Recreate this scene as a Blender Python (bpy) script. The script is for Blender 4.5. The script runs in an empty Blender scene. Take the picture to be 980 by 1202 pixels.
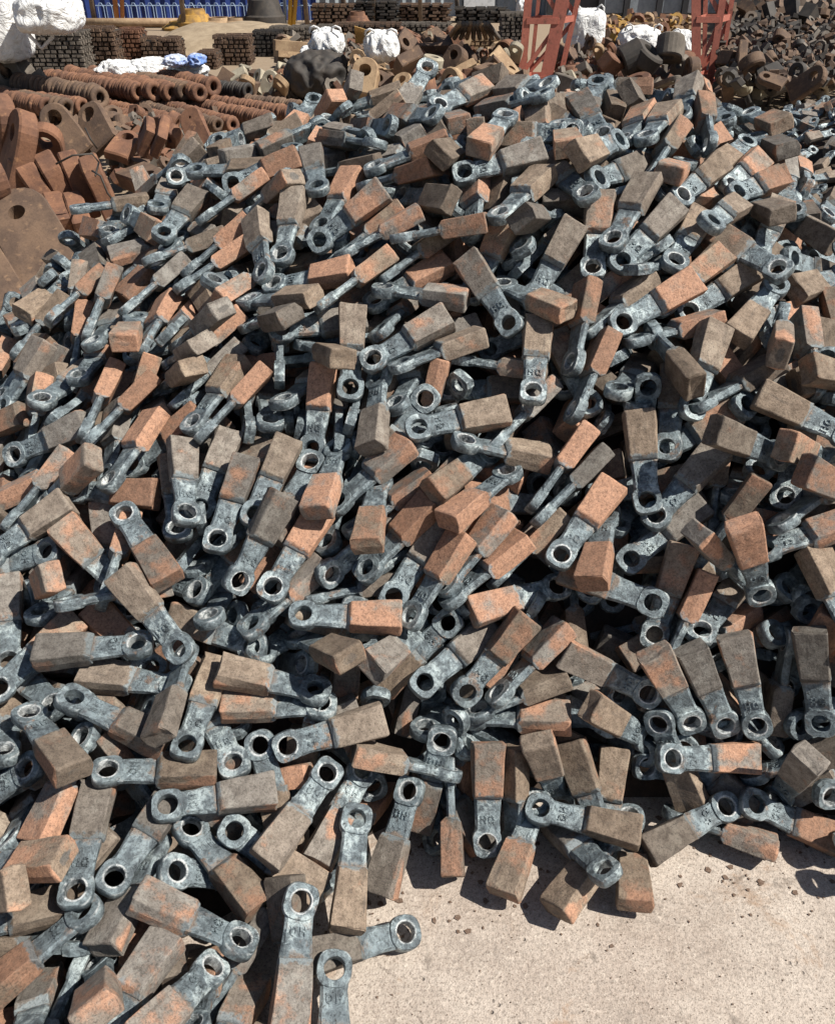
import bpy, bmesh, math, random
from mathutils import Vector, Matrix, Quaternion, noise
R = math.radians
sc = bpy.context.scene
col = sc.collection

# ------------------------------------------------------------------ camera
PITCH = R(34.8)
CAM = Vector((0, 0, 1.75))
cd = bpy.data.cameras.new('camera')
cam = bpy.data.objects.new('camera', cd)
col.objects.link(cam)
cam.location = CAM
cam.rotation_euler = (R(90) - PITCH, 0, 0)
cd.sensor_fit = 'HORIZONTAL'
cd.sensor_width = 36
cd.lens = 36
cd.clip_end = 2000
cd.clip_start = 0.05
sc.camera = cam

# ------------------------------------------------------------------ light
SUN_EL, SUN_AZ = R(50), R(105)          # azimuth clockwise from +Y (away from the camera)
w = bpy.data.worlds.new('World')
sc.world = w
w.use_nodes = True
nt = w.node_tree
bg = nt.nodes['Background']
sky = nt.nodes.new('ShaderNodeTexSky')
sky.sky_type = 'NISHITA'
sky.sun_disc = False
sky.sun_elevation = SUN_EL
sky.sun_rotation = SUN_AZ
nt.links.new(sky.outputs[0], bg.inputs[0])
bg.inputs[1].default_value = 0.05
sl = bpy.data.lights.new('sun', 'SUN')
sl.energy = 5.0
sl.angle = R(0.5)
sl.color = (1.0, 0.95, 0.86)
so = bpy.data.objects.new('sun', sl)
col.objects.link(so)
sd = Vector((math.cos(SUN_EL) * math.sin(SUN_AZ), math.cos(SUN_EL) * math.cos(SUN_AZ), math.sin(SUN_EL)))
so.rotation_euler = sd.to_track_quat('Z', 'Y').to_euler()
so.location = (6, -2, 8)
sc.view_settings.view_transform = 'Standard'
sc.view_settings.look = 'None'
sc.view_settings.gamma = 1
sc.view_settings.exposure = 0.6
sc.view_settings.use_curve_mapping = False

# ------------------------------------------------------------------ helpers
FW = Vector((0, math.cos(PITCH), -math.sin(PITCH)))
UP = Vector((0, math.sin(PITCH), math.cos(PITCH)))


def ray(x, y):
    """direction of a photo pixel (980 x 1202)"""
    return FW + Vector((1, 0, 0)) * ((x - 490) / 980) - UP * ((y - 601) / 980)


def at_y(x, y, D):
    """point on the pixel's ray at the distance D down the yard"""
    d = ray(x, y)
    return CAM + d * (D / d.y)


def at_z(x, y, z):
    """point on the pixel's ray at the height z"""
    d = ray(x, y)
    return CAM + d * ((z - CAM.z) / d.z)


def tag(o, label, cat, group=None, kind=None):
    o['label'] = label
    o['category'] = cat
    if group:
        o['group'] = group
    if kind:
        o['kind'] = kind
    return o


def empty(name, loc=(0, 0, 0), quat=None):
    o = bpy.data.objects.new(name, None)
    o.empty_display_size = 0.05
    col.objects.link(o)
    o.rotation_mode = 'QUATERNION'
    o.location = loc
    if quat is not None:
        o.rotation_quaternion = quat
    return o


def mesh_obj(name, me, mat=None, parent=None):
    o = bpy.data.objects.new(name, me)
    col.objects.link(o)
    if mat is not None and not me.materials:
        me.materials.append(mat)
    if parent is not None:
        o.parent = parent
    return o


def to_mesh(name, bm, smooth=False):
    bmesh.ops.recalc_face_normals(bm, faces=bm.faces)
    me = bpy.data.meshes.new(name)
    bm.to_mesh(me)
    bm.free()
    if smooth:
        me.polygons.foreach_set('use_smooth', [True] * len(me.polygons))
    return me


def box(bm, c, s, M=None):
    """axis box centre c, full size s, optionally transformed"""
    vs = []
    for x in (-.5, .5):
        for y in (-.5, .5):
            for z in (-.5, .5):
                v = Vector((c[0] + x * s[0], c[1] + y * s[1], c[2] + z * s[2]))
                vs.append(bm.verts.new(M @ v if M else v))
    for f in ((0, 1, 3, 2), (4, 6, 7, 5), (0, 4, 5, 1), (2, 3, 7, 6), (0, 2, 6, 4), (1, 5, 7, 3)):
        bm.faces.new([vs[i] for i in f])
    return vs


def beam(bm, a, b, w_, h_, upv=(0, 0, 1)):
    a, b = Vector(a), Vector(b)
    d = b - a
    L_ = d.length
    z = d.normalized()
    x = Vector(upv).cross(z)
    if x.length < 1e-4:
        x = Vector((1, 0, 0)).cross(z)
    x.normalize()
    y = z.cross(x)
    M = Matrix((x, y, z)).transposed().to_4x4()
    M.translation = (a + b) / 2
    return box(bm, (0, 0, 0), (w_, h_, L_), M)


def tube(bm, pts, r, seg=8, closed=False):
    """round rod through the points; r a number or a list"""
    pts = [Vector(p) for p in pts]
    n = len(pts)
    rings = []
    prev = None
    for i, p in enumerate(pts):
        if closed:
            t = pts[(i + 1) % n] - pts[i - 1]
        else:
            t = pts[min(i + 1, n - 1)] - pts[max(i - 1, 0)]
        t.normalize()
        if prev is None:
            x = t.orthogonal().normalized()
        else:
            x = (prev - t * prev.dot(t)).normalized()
        prev = x
        y = t.cross(x)
        rr = r[i] if isinstance(r, (list, tuple)) else r
        rings.append([bm.verts.new(p + (x * math.cos(2 * math.pi * k / seg) + y * math.sin(2 * math.pi * k / seg)) * rr) for k in range(seg)])
    m = n if closed else n - 1
    for i in range(m):
        a, b = rings[i], rings[(i + 1) % n]
        for k in range(seg):
            bm.faces.new((a[k], a[(k + 1) % seg], b[(k + 1) % seg], b[k]))
    if not closed:
        bm.faces.new(rings[0][::-1])
        bm.faces.new(rings[-1])


def lathe(bm, prof, seg=24, M=None, closed=True):
    """profile of (radius, z) turned about z; closed joins last to first"""
    rings = []
    for r_, z in prof:
        rings.append([])
        for k in range(seg):
            a = 2 * math.pi * k / seg
            v = Vector((r_ * math.cos(a), r_ * math.sin(a), z))
            rings[-1].append(bm.verts.new(M @ v if M else v))
    n = len(prof)
    for i in range(n if closed else n - 1):
        a, b = rings[i], rings[(i + 1) % n]
        for k in range(seg):
            bm.faces.new((a[k], a[(k + 1) % seg], b[(k + 1) % seg], b[k]))
    return rings


# ------------------------------------------------------------------ materials
class N:
    """small node-graph helper"""
    def __init__(s, name):
        s.m = bpy.data.materials.new(name)
        s.m.use_nodes = True
        s.t = s.m.node_tree
        s.b = s.t.nodes['Principled BSDF']
        s.out = s.t.nodes['Material Output']

    def new(s, typ, **kw):
        n = s.t.nodes.new(typ)
        for k, v in kw.items():
            setattr(n, k, v)
        return n

    def link(s, a, b):
        s.t.links.new(a, b)

    def coord(s, attr=None):
        if attr:
            n = s.new('ShaderNodeAttribute', attribute_name=attr)
            return n.outputs['Vector']
        return s.new('ShaderNodeTexCoord').outputs['Object']

    def noise(s, vec, scale, detail=4, rough=.55, w=None, dist=0):
        n = s.new('ShaderNodeTexNoise')
        if w is not None:
            n.noise_dimensions = '4D'
            s.link(w, n.inputs['W'])
        s.link(vec, n.inputs['Vector'])
        n.inputs['Scale'].default_value = scale
        n.inputs['Detail'].default_value = detail
        n.inputs['Roughness'].default_value = rough
        n.inputs['Distortion'].default_value = dist
        return n.outputs['Fac']

    def ramp(s, fac, lo, hi, a=0.0, b=1.0):
        n = s.new('ShaderNodeMapRange')
        n.interpolation_type = 'SMOOTHSTEP'
        s.sock(fac, n.inputs[0])
        s.sock(lo, n.inputs[1])
        s.sock(hi, n.inputs[2])
        s.sock(a, n.inputs[3])
        s.sock(b, n.inputs[4])
        return n.outputs[0]

    def sock(s, v, inp):
        if hasattr(v, 'is_output'):
            s.link(v, inp)
        else:
            inp.default_value = v

    def math(s, op, a, b=0.0):
        n = s.new('ShaderNodeMath', operation=op)
        s.sock(a, n.inputs[0])
        s.sock(b, n.inputs[1])
        return n.outputs[0]

    def mix(s, fac, a, b, mode='MIX'):
        n = s.new('ShaderNodeMix', data_type='RGBA', blend_type=mode)
        s.sock(fac, n.inputs[0])
        for v, i in ((a, 6), (b, 7)):
            if hasattr(v, 'is_output'):
                s.link(v, n.inputs[i])
            else:
                n.inputs[i].default_value = (*v[:3], 1)
        return n.outputs[2]

    def bump(s, h, strength, dist):
        n = s.new('ShaderNodeBump')
        n.inputs['Strength'].default_value = strength
        n.inputs['Distance'].default_value = dist
        s.link(h, n.inputs['Height'])
        s.link(n.outputs[0], s.b.inputs['Normal'])

    def done(s, color, rough=.8, metal=0.0, spec=.4):
        s.sock(color, s.b.inputs['Base Color']) if hasattr(color, 'is_output') else setattr(s.b.inputs['Base Color'], 'default_value', (*color, 1))
        s.sock(rough, s.b.inputs['Roughness'])
        s.sock(metal, s.b.inputs['Metallic'])
        s.b.inputs['Specular IOR Level'].default_value = spec
        return s.m


def simple(name, c1, c2, scale=6, rough=.8, metal=0.0, bump=0.0, bscale=None, c3=None):
    n = N(name)
    v = n.coord()
    info = n.new('ShaderNodeObjectInfo').outputs['Random']
    wv = n.math('MULTIPLY', info, 37.0)
    f = n.ramp(n.noise(v, scale, 6, .62, wv), .36, .64)
    c = n.mix(f, c1, c2)
    if c3:
        f2 = n.ramp(n.noise(v, scale * 3.3, 4, .6, wv), .56, .72)
        c = n.mix(f2, c, c3)
    fine = n.ramp(n.noise(v, scale * 14, 3, .7), .25, .75, .75, 1.2)
    c = n.mix(1.0, c, n.mix(fine, (0, 0, 0), (1, 1, 1)), 'MULTIPLY')
    if bump:
        n.bump(n.noise(v, bscale or scale * 6, 4, .6), bump, .004)
    return n.done(c, rough, metal)


def head_material(name, src):
    """sand-cast hammer head: grey-brown scale with orange rust, amount from the hammer's own colour"""
    n = N(name)
    p = n.coord('lp')
    if src == 'object':
        c = n.new('ShaderNodeObjectInfo').outputs['Color']
    else:
        c = n.new('ShaderNodeAttribute', attribute_name='hc').outputs['Color']
    s = n.new('ShaderNodeSeparateColor')
    n.link(c, s.inputs[0])
    rust, seed, tone = s.outputs[0], s.outputs[1], s.outputs[2]
    wv = n.math('MULTIPLY', seed, 60.0)
    big = n.noise(p, 13, 3, .55, wv)
    mid = n.noise(p, 45, 5, .65, wv)
    fine = n.noise(p, 230, 4, .8, wv)
    grain = n.noise(p, 1000, 2, .6, wv)
    sx = n.new('ShaderNodeSeparateXYZ')
    n.link(p, sx.inputs[0])
    base = n.mix(n.ramp(mid, .3, .7), (.268, .226, .188), (.142, .117, .097))
    base = n.mix(n.ramp(n.noise(p, 22, 4, .6, n.math('ADD', wv, 9.0)), .52, .68), base, (.30, .262, .220))
    hue = n.ramp(n.math('FRACT', n.math('MULTIPLY', seed, 7.3)), 0.0, 1.0)
    base = n.mix(1.0, base, n.mix(hue, (1.10, .98, .86), (.92, .99, 1.06)), 'MULTIPLY')
    mp = n.new('ShaderNodeMapping')
    mp.inputs['Scale'].default_value = (14, 110, 110)
    n.link(p, mp.inputs['Vector'])
    streak = n.noise(mp.outputs[0], 1.0, 3, .6, wv)
    base = n.mix(n.ramp(streak, .56, .70, 0, .55), base, (.10, .082, .070))
    # orange rust, heavier on the narrow sides of some heads
    m = n.math('ADD', n.math('MULTIPLY', big, .58), n.math('ADD', n.math('MULTIPLY', mid, .30), n.math('MULTIPLY', fine, .12)))
    side = n.math('MULTIPLY', n.ramp(n.math('ABSOLUTE', sx.outputs[1]), .033, .0385), n.ramp(seed, .45, .55, 0, .16))
    th = n.math('SUBTRACT', n.math('SUBTRACT', .66, n.math('MULTIPLY', rust, .36)), side)
    rm = n.ramp(n.math('SUBTRACT', m, th), -.05, .07)
    orange = n.mix(n.ramp(n.noise(p, 90, 4, .7, wv), .35, .65), (.50, .270, .170), (.34, .190, .125))
    base = n.mix(n.math('MULTIPLY', rm, .92), base, orange)
    # worn pale edges
    edge = n.ramp(n.math('ADD', n.math('MULTIPLY', n.ramp(n.math('ABSOLUTE', sx.outputs[1]), .0345, .0395), n.ramp(n.math('ABSOLUTE', sx.outputs[2]), .0235, .0285)), n.math('MULTIPLY', n.math('SUBTRACT', mid, .5), 1.2)), .55, .9)
    base = n.mix(n.math('MULTIPLY', edge, .45), base, (.36, .31, .26))
    # scale from the forged shank creeps ragged over the shoulder
    jo = n.ramp(n.math('ADD', sx.outputs[0], n.math('MULTIPLY', n.math('SUBTRACT', mid, .5), .06)), .1015, .1085, .85, 0.0)
    base = n.mix(jo, base, (.20, .235, .25))
    # dark cut-off of the casting gate on the end face
    ex = n.ramp(sx.outputs[0], .2205, .2225)
    yy = n.math('POWER', n.math('DIVIDE', n.math('ABSOLUTE', sx.outputs[1]), .021), 2.0)
    zz = n.math('POWER', n.math('DIVIDE', n.math('ABSOLUTE', sx.outputs[2]), .013), 2.0)
    el = n.ramp(n.math('ADD', n.math('ADD', yy, zz), n.math('MULTIPLY', mid, 2.6)), 1.7, 2.1, 1.0, 0.0)
    gate = n.math('MULTIPLY', n.math('MULTIPLY', ex, el), n.ramp(seed, .68, .7))
    base = n.mix(gate, base, (.12, .11, .10))
    sp = n.ramp(fine, .34, .66, .52, 1.40)
    base = n.mix(1.0, base, n.mix(sp, (0, 0, 0), (1, 1, 1)), 'MULTIPLY')
    base = n.mix(n.ramp(grain, .64, .72), base, (.46, .38, .30))
    tv = n.ramp(tone, 0.0, 1.0, .58, 1.32)
    base = n.mix(1.0, base, n.mix(tv, (0, 0, 0), (1, 1, 1)), 'MULTIPLY')
    hgt = n.math('ADD', n.math('MULTIPLY', fine, 1.0), n.math('MULTIPLY', mid, 1.2))
    n.bump(hgt, .9, .0022)
    return n.done(base, n.ramp(mid, .3, .7, .72, .9), 0.0, .35)


def shank_material(name, src):
    """heat-blued forged steel: blue-grey scale, pale worn patches, dark oil"""
    n = N(name)
    p = n.coord('lp')
    if src == 'object':
        c = n.new('ShaderNodeObjectInfo').outputs['Color']
    else:
        c = n.new('ShaderNodeAttribute', attribute_name='hc').outputs['Color']
    s = n.new('ShaderNodeSeparateColor')
    n.link(c, s.inputs[0])
    seed, tone = s.outputs[1], s.outputs[2]
    wv = n.math('MULTIPLY', seed, 60.0)
    mid = n.noise(p, 42, 6, .68, wv, .4)
    big = n.noise(p, 17, 4, .6, n.math('ADD', wv, 4.0))
    fine = n.noise(p, 170, 5, .8, wv)
    base = n.mix(n.ramp(mid, .34, .64), (.090, .108, .120), (.235, .288, .312))
    pale = n.math('MULTIPLY', n.ramp(n.math('ADD', n.math('MULTIPLY', mid, .5), n.math('MULTIPLY', big, .5)), .50, .60), n.ramp(tone, .15, .9, .25, 1.0))
    base = n.mix(pale, base, (.46, .53, .54))
    base = n.mix(n.ramp(n.noise(p, 60, 5, .7, n.math('ADD', wv, 20.0)), .60, .70), base, (.05, .048, .046))
    # brown where it runs into the head
    sx = n.new('ShaderNodeSeparateXYZ')
    n.link(p, sx.inputs[0])
    br = n.math('MULTIPLY', n.ramp(n.math('ADD', sx.outputs[0], n.math('MULTIPLY', n.math('SUBTRACT', mid, .5), .09)), .088, .104), .8)
    base = n.mix(br, base, (.22, .15, .105))
    blot = n.math('MULTIPLY', n.ramp(n.noise(p, 24, 5, .7, n.math('ADD', wv, 31.0)), .57, .66), n.ramp(n.math('FRACT', n.math('MULTIPLY', seed, 5.7)), .45, .8))
    base = n.mix(n.math('MULTIPLY', blot, .75), base, (.27, .16, .10))
    rr = n.math('SQRT', n.math('ADD', n.math('MULTIPLY', sx.outputs[0], sx.outputs[0]), n.math('MULTIPLY', sx.outputs[1], sx.outputs[1])))
    bore = n.math('MULTIPLY', n.ramp(n.math('ABSOLUTE', n.math('SUBTRACT', rr, .0212)), .0012, .0034, 1, 0), n.ramp(mid, .38, .55))
    base = n.mix(n.math('MULTIPLY', bore, n.ramp(n.math('FRACT', n.math('MULTIPLY', seed, 11.1)), .3, .6)), base, (.58, .60, .60))
    rim = n.math('MULTIPLY', n.ramp(rr, .0335, .036), n.ramp(n.math('ABSOLUTE', sx.outputs[2]), .0075, .0105))
    base = n.mix(n.math('MULTIPLY', n.math('MULTIPLY', rim, n.ramp(sx.outputs[0], .02, .028, 1, 0)), n.ramp(mid, .42, .58, 0, .8)), base, (.52, .55, .55))
    sp = n.ramp(fine, .34, .66, .45, 1.5)
    base = n.mix(1.0, base, n.mix(sp, (0, 0, 0), (1, 1, 1)), 'MULTIPLY')
    hgt = n.math('ADD', n.math('MULTIPLY', fine, 1.2), n.math('MULTIPLY', mid, 2.0))
    n.bump(hgt, 1.0, .0026)
    return n.done(base, n.ramp(fine, .3, .7, .28, .60), .45, .5)


HEAD = head_material('cast_head', 'object')
SHANK = shank_material('blued_steel', 'object')
HEAD_S = head_material('cast_head_mass', 'attr')
SHANK_S = shank_material('blued_steel_mass', 'attr')

# ------------------------------------------------------------------ ground
def ground_material():
    n = N('concrete')
    v = n.coord()
    a = n.noise(v, 1.3, 5, .6)
    b = n.noise(v, 7, 6, .65)
    f = n.noise(v, 70, 4, .7)
    g = n.noise(v, 260, 3, .6)
    base = n.mix(n.ramp(b, .3, .7), (.39, .33, .282), (.51, .445, .385))
    base = n.mix(n.ramp(a, .42, .66, 0, .55), base, (.345, .275, .228))
    base = n.mix(n.ramp(n.noise(v, 3.1, 7, .75), .52, .68, 0, .6), base, (.25, .21, .18))
    base = n.mix(n.ramp(f, .54, .66, 0, .7), base, (.56, .49, .42))
    base = n.mix(n.ramp(g, .56, .64, 0, .75), base, (.17, .13, .10))
    vo = n.new('ShaderNodeTexVoronoi')
    vo.inputs['Scale'].default_value = 34
    n.link(v, vo.inputs['Vector'])
    pit = n.math('MULTIPLY', n.ramp(vo.outputs['Distance'], .06, .17, 1, 0), n.ramp(n.noise(v, 11, 3, .6), .5, .6))
    base = n.mix(n.math('MULTIPLY', pit, .6), base, (.14, .11, .085))
    st = n.ramp(n.noise(v, 4.5, 6, .7, None, .8), .56, .68, 0, .65)
    base = n.mix(st, base, (.30, .195, .125))
    base = n.mix(n.ramp(n.noise(v, 9, 5, .7, None, .5), .62, .68, 0, .6), base, (.16, .135, .115))
    vc = n.new('ShaderNodeTexVoronoi', feature='DISTANCE_TO_EDGE')
    vc.inputs['Scale'].default_value = 1.1
    dv = n.new('ShaderNodeMix', data_type='VECTOR')
    dv.inputs[0].default_value = .12
    nz = n.new('ShaderNodeTexNoise')
    nz.inputs['Scale'].default_value = 5
    nz.inputs['Detail'].default_value = 6
    n.link(v, nz.inputs['Vector'])
    n.link(v, dv.inputs[4])
    n.link(nz.outputs['Color'], dv.inputs[5])
    n.link(dv.outputs[1], vc.inputs['Vector'])
    crack = n.math('MULTIPLY', n.ramp(vc.outputs['Distance'], .0008, .003, 1, 0), n.ramp(a, .44, .52))
    base = n.mix(n.math('MULTIPLY', crack, .75), base, (.11, .085, .07))
    base = n.mix(n.ramp(n.noise(v, 2.2, 8, .8, None, 1.5), .50, .62, 0, .35), base, (.27, .215, .175))
    base = n.mix(1.0, base, n.mix(n.ramp(n.noise(v, 120, 4, .8), .32, .68, .62, 1.25), (0, 0, 0), (1, 1, 1)), 'MULTIPLY')
    # packed dirt further down the yard
    sx = n.new('ShaderNodeSeparateXYZ')
    n.link(v, sx.inputs[0])
    far = n.ramp(n.math('ADD', sx.outputs[1], n.math('MULTIPLY', a, 2.0)), 4.5, 7.0)
    base = n.mix(far, base, n.mix(b, (.30, .235, .17), (.21, .155, .105)))
    n.bump(n.math('ADD', n.math('MULTIPLY', f, 1.0), n.math('SUBTRACT', n.math('MULTIPLY', g, .5), n.math('MULTIPLY', pit, 1.2))), .8, .004)
    return n.done(base, .9, 0, .25)


bm = bmesh.new()
vs = [bm.verts.new(p) for p in ((-700, -60, 0), (700, -60, 0), (700, 1200, 0), (-700, 1200, 0))]
bm.faces.new(vs)
g = mesh_obj('ground', to_mesh('ground', bm), ground_material())
g['kind'] = 'structure'

# ------------------------------------------------------------------ the hammer
def set_attr(me, fn):
    a = me.attributes.new('lp', 'FLOAT_VECTOR', 'POINT')
    for i, v in enumerate(me.vertices):
        a.data[i].vector = fn(v.co)


def head_bm(rng, low=False):
    bm = bmesh.new()
    j = lambda s=.0013: rng.uniform(-s, s)
    wide = rng.uniform(.94, 1.05)
    thick = rng.uniform(.92, 1.06)
    taper = rng.uniform(.86, .97)
    secs = ((.0985, .0325, .0120, .97), (.1075 + j(), .0322 * taper / .92, .0228, .93), (.2180, .0392, .0250, .915), (.2222, .0366, .0222, .92))
    rings = []
    for x, w_, t_, k in secs:
        w_ *= wide
        t_ *= thick
        pts = ((-w_ * k, t_), (w_ * k, t_), (w_, t_ * .05), (w_ * k, -t_), (-w_ * k, -t_), (-w_, -t_ * .05))
        rings.append([bm.verts.new((x + j(.0012), y + j(), z + j())) for y, z in pts])
    if not low:      # chipped corners and a skewed casting now and then
        for q_ in range(rng.randrange(0, 4)):
            v_ = rng.choice(rings[2] + rings[3])
            v_.co -= Vector((rng.uniform(.001, .008), math.copysign(rng.uniform(.001, .007), v_.co.y), math.copysign(rng.uniform(0, .005), v_.co.z)))
    for a, b in zip(rings, rings[1:]):
        for k in range(6):
            bm.faces.new((a[k], a[(k + 1) % 6], b[(k + 1) % 6], b[k]))
    bm.faces.new(rings[0][::-1])
    bm.faces.new(rings[-1])
    bmesh.ops.recalc_face_normals(bm, faces=bm.faces)
    if not low:
        es = [e for e in bm.edges if len(e.link_faces) == 2 and e.calc_face_angle(0) > R(18)]
        bmesh.ops.bevel(bm, geom=es, offset=rng.uniform(.0016, .0034), segments=2, profile=.5, affect='EDGES')
        bmesh.ops.triangulate(bm, faces=[f for f in bm.faces if len(f.verts) > 4])
        bmesh.ops.subdivide_edges(bm, edges=[e for e in bm.edges if e.calc_length() > .03], cuts=2, use_grid_fill=True)
        o = Vector((rng.uniform(0, 50), rng.uniform(0, 50), 0))
        for v in bm.verts:
            v.co += noise.noise_vector(v.co * 30 + o) * .0018 + noise.noise_vector(v.co * 110 + o) * .0008
    return bm


def shank_bm(rng, low=False):
    bm = bmesh.new()
    st = (.022, .030, .040, .055, .075, .103) if not low else (.022, .04, .07, .103)
    neck = rng.uniform(.0245, .0275)
    flare = rng.uniform(.0300, .0330)
    th = rng.uniform(.0090, .0106)
    rings = []
    for x in st:
        t = max(0, (x - .035) / .068)
        w_ = neck + (flare - neck) * t ** 1.25
        if x < .033:
            w_ = neck + .001
        k = .80
        pts = ((-w_ * k, th), (w_ * k, th), (w_, th * .45), (w_, -th * .45), (w_ * k, -th), (-w_ * k, -th), (-w_, -th * .45), (-w_, th * .45))
        if low:
            pts = ((-w_ * .93, th), (w_ * .93, th), (w_, 0), (w_ * .93, -th), (-w_ * .93, -th), (-w_, 0))
        rings.append([bm.verts.new((x, y + rng.uniform(-.0008, .0008), z + rng.uniform(-.0004, .0004))) for y, z in pts])
    n_ = len(rings[0])
    for a, b in zip(rings, rings[1:]):
        for k in range(n_):
            bm.faces.new((a[k], a[(k + 1) % n_], b[(k + 1) % n_], b[k]))
    bm.faces.new(rings[0][::-1])
    bm.faces.new(rings[-1])
    return bm


def eye_bm(rng, low=False):
    seg = 14 if low else 28
    sq = rng.uniform(.03, .09)
    ph = rng.uniform(-.2, .2)
    ro = rng.uniform(.0352, .0378)
    ri = rng.uniform(.0188, .0212)
    th = rng.uniform(.0114, .0132)
    prof = [(ro - .0021, th), (ro - .0006, th - .0019), (ro, 0), (ro - .0006, -th + .0019), (ro - .0021, -th),
            (ri + .0012, -th), (ri, -th + .0014), (ri, th - .0014), (ri + .0012, th)]
    if low:
        prof = [(ro - .003, th), (ro, 0), (ro - .003, -th), (ri, -th), (ri, th)]
    bm = bmesh.new()
    lathe(bm, prof, seg)
    o = Vector((rng.uniform(0, 50), rng.uniform(0, 50), 0))
    for v in bm.verts:
        r_ = v.co.xy.length
        if r_ > (ro + ri) / 2:
            a = math.atan2(v.co.y, v.co.x) + ph
            v.co.xy *= 1 - sq * math.cos(4 * a)
        v.co += noise.noise_vector(v.co * 60 + o) * .0008
    return bm


def letters_bm():
    """raised H Q cast on the shank, reading upright with the eye below"""
    bm = bmesh.new()
    z, hgt = .0100, .0040

    def stroke(x0, y0, x1, y1, w_=.0030):
        a, b = Vector((x0, y0, z)), Vector((x1, y1, z))
        d = (b - a)
        M = Matrix.Translation((a + b) / 2) @ Matrix.Rotation(math.atan2(d.y, d.x), 4, 'Z')
        box(bm, (0, 0, 0), (d.length + w_ * .8, w_, hgt), M)
    # u = right = -Y, v = up = +X
    def s(u0, v0, u1, v1):
        stroke(.052 + v0, -u0, .052 + v1, -u1)
    s(-.0135, -.0075, -.0135, .0075)
    s(-.0045, -.0075, -.0045, .0075)
    s(-.0135, 0, -.0045, 0)
    pts = [(.0088 + .0054 * math.cos(a), .0078 * math.sin(a)) for a in [i * math.pi / 4 for i in range(8)]]
    for i in range(8):
        s(*pts[i], *pts[(i + 1) % 8])
    s(.0095, -.0035, .0150, -.0085)
    return bm


VAR = []
for k in range(16):
    rg = random.Random(100 + k)
    hm = to_mesh('head', head_bm(rg))
    sm = to_mesh('shank', shank_bm(rg))
    em = to_mesh('eye_ring', eye_bm(rg), True)
    lm = to_mesh('lettering', letters_bm())
    for me, mt in ((hm, HEAD), (sm, SHANK), (em, SHANK), (lm, SHANK)):
        me.materials.append(mt)
        set_attr(me, lambda c: c)
    VAR.append((hm, sm, em, lm))
try:
    for me in [v[2] for v in VAR]:
        me.set_sharp_from_angle(angle=R(38))
except Exception:
    pass
LOWV = []
for k in range(6):
    rg = random.Random(300 + k)
    LOWV.append(tuple(to_mesh('low', f(rg, True)) for f in (head_bm, shank_bm, eye_bm)))

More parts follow.
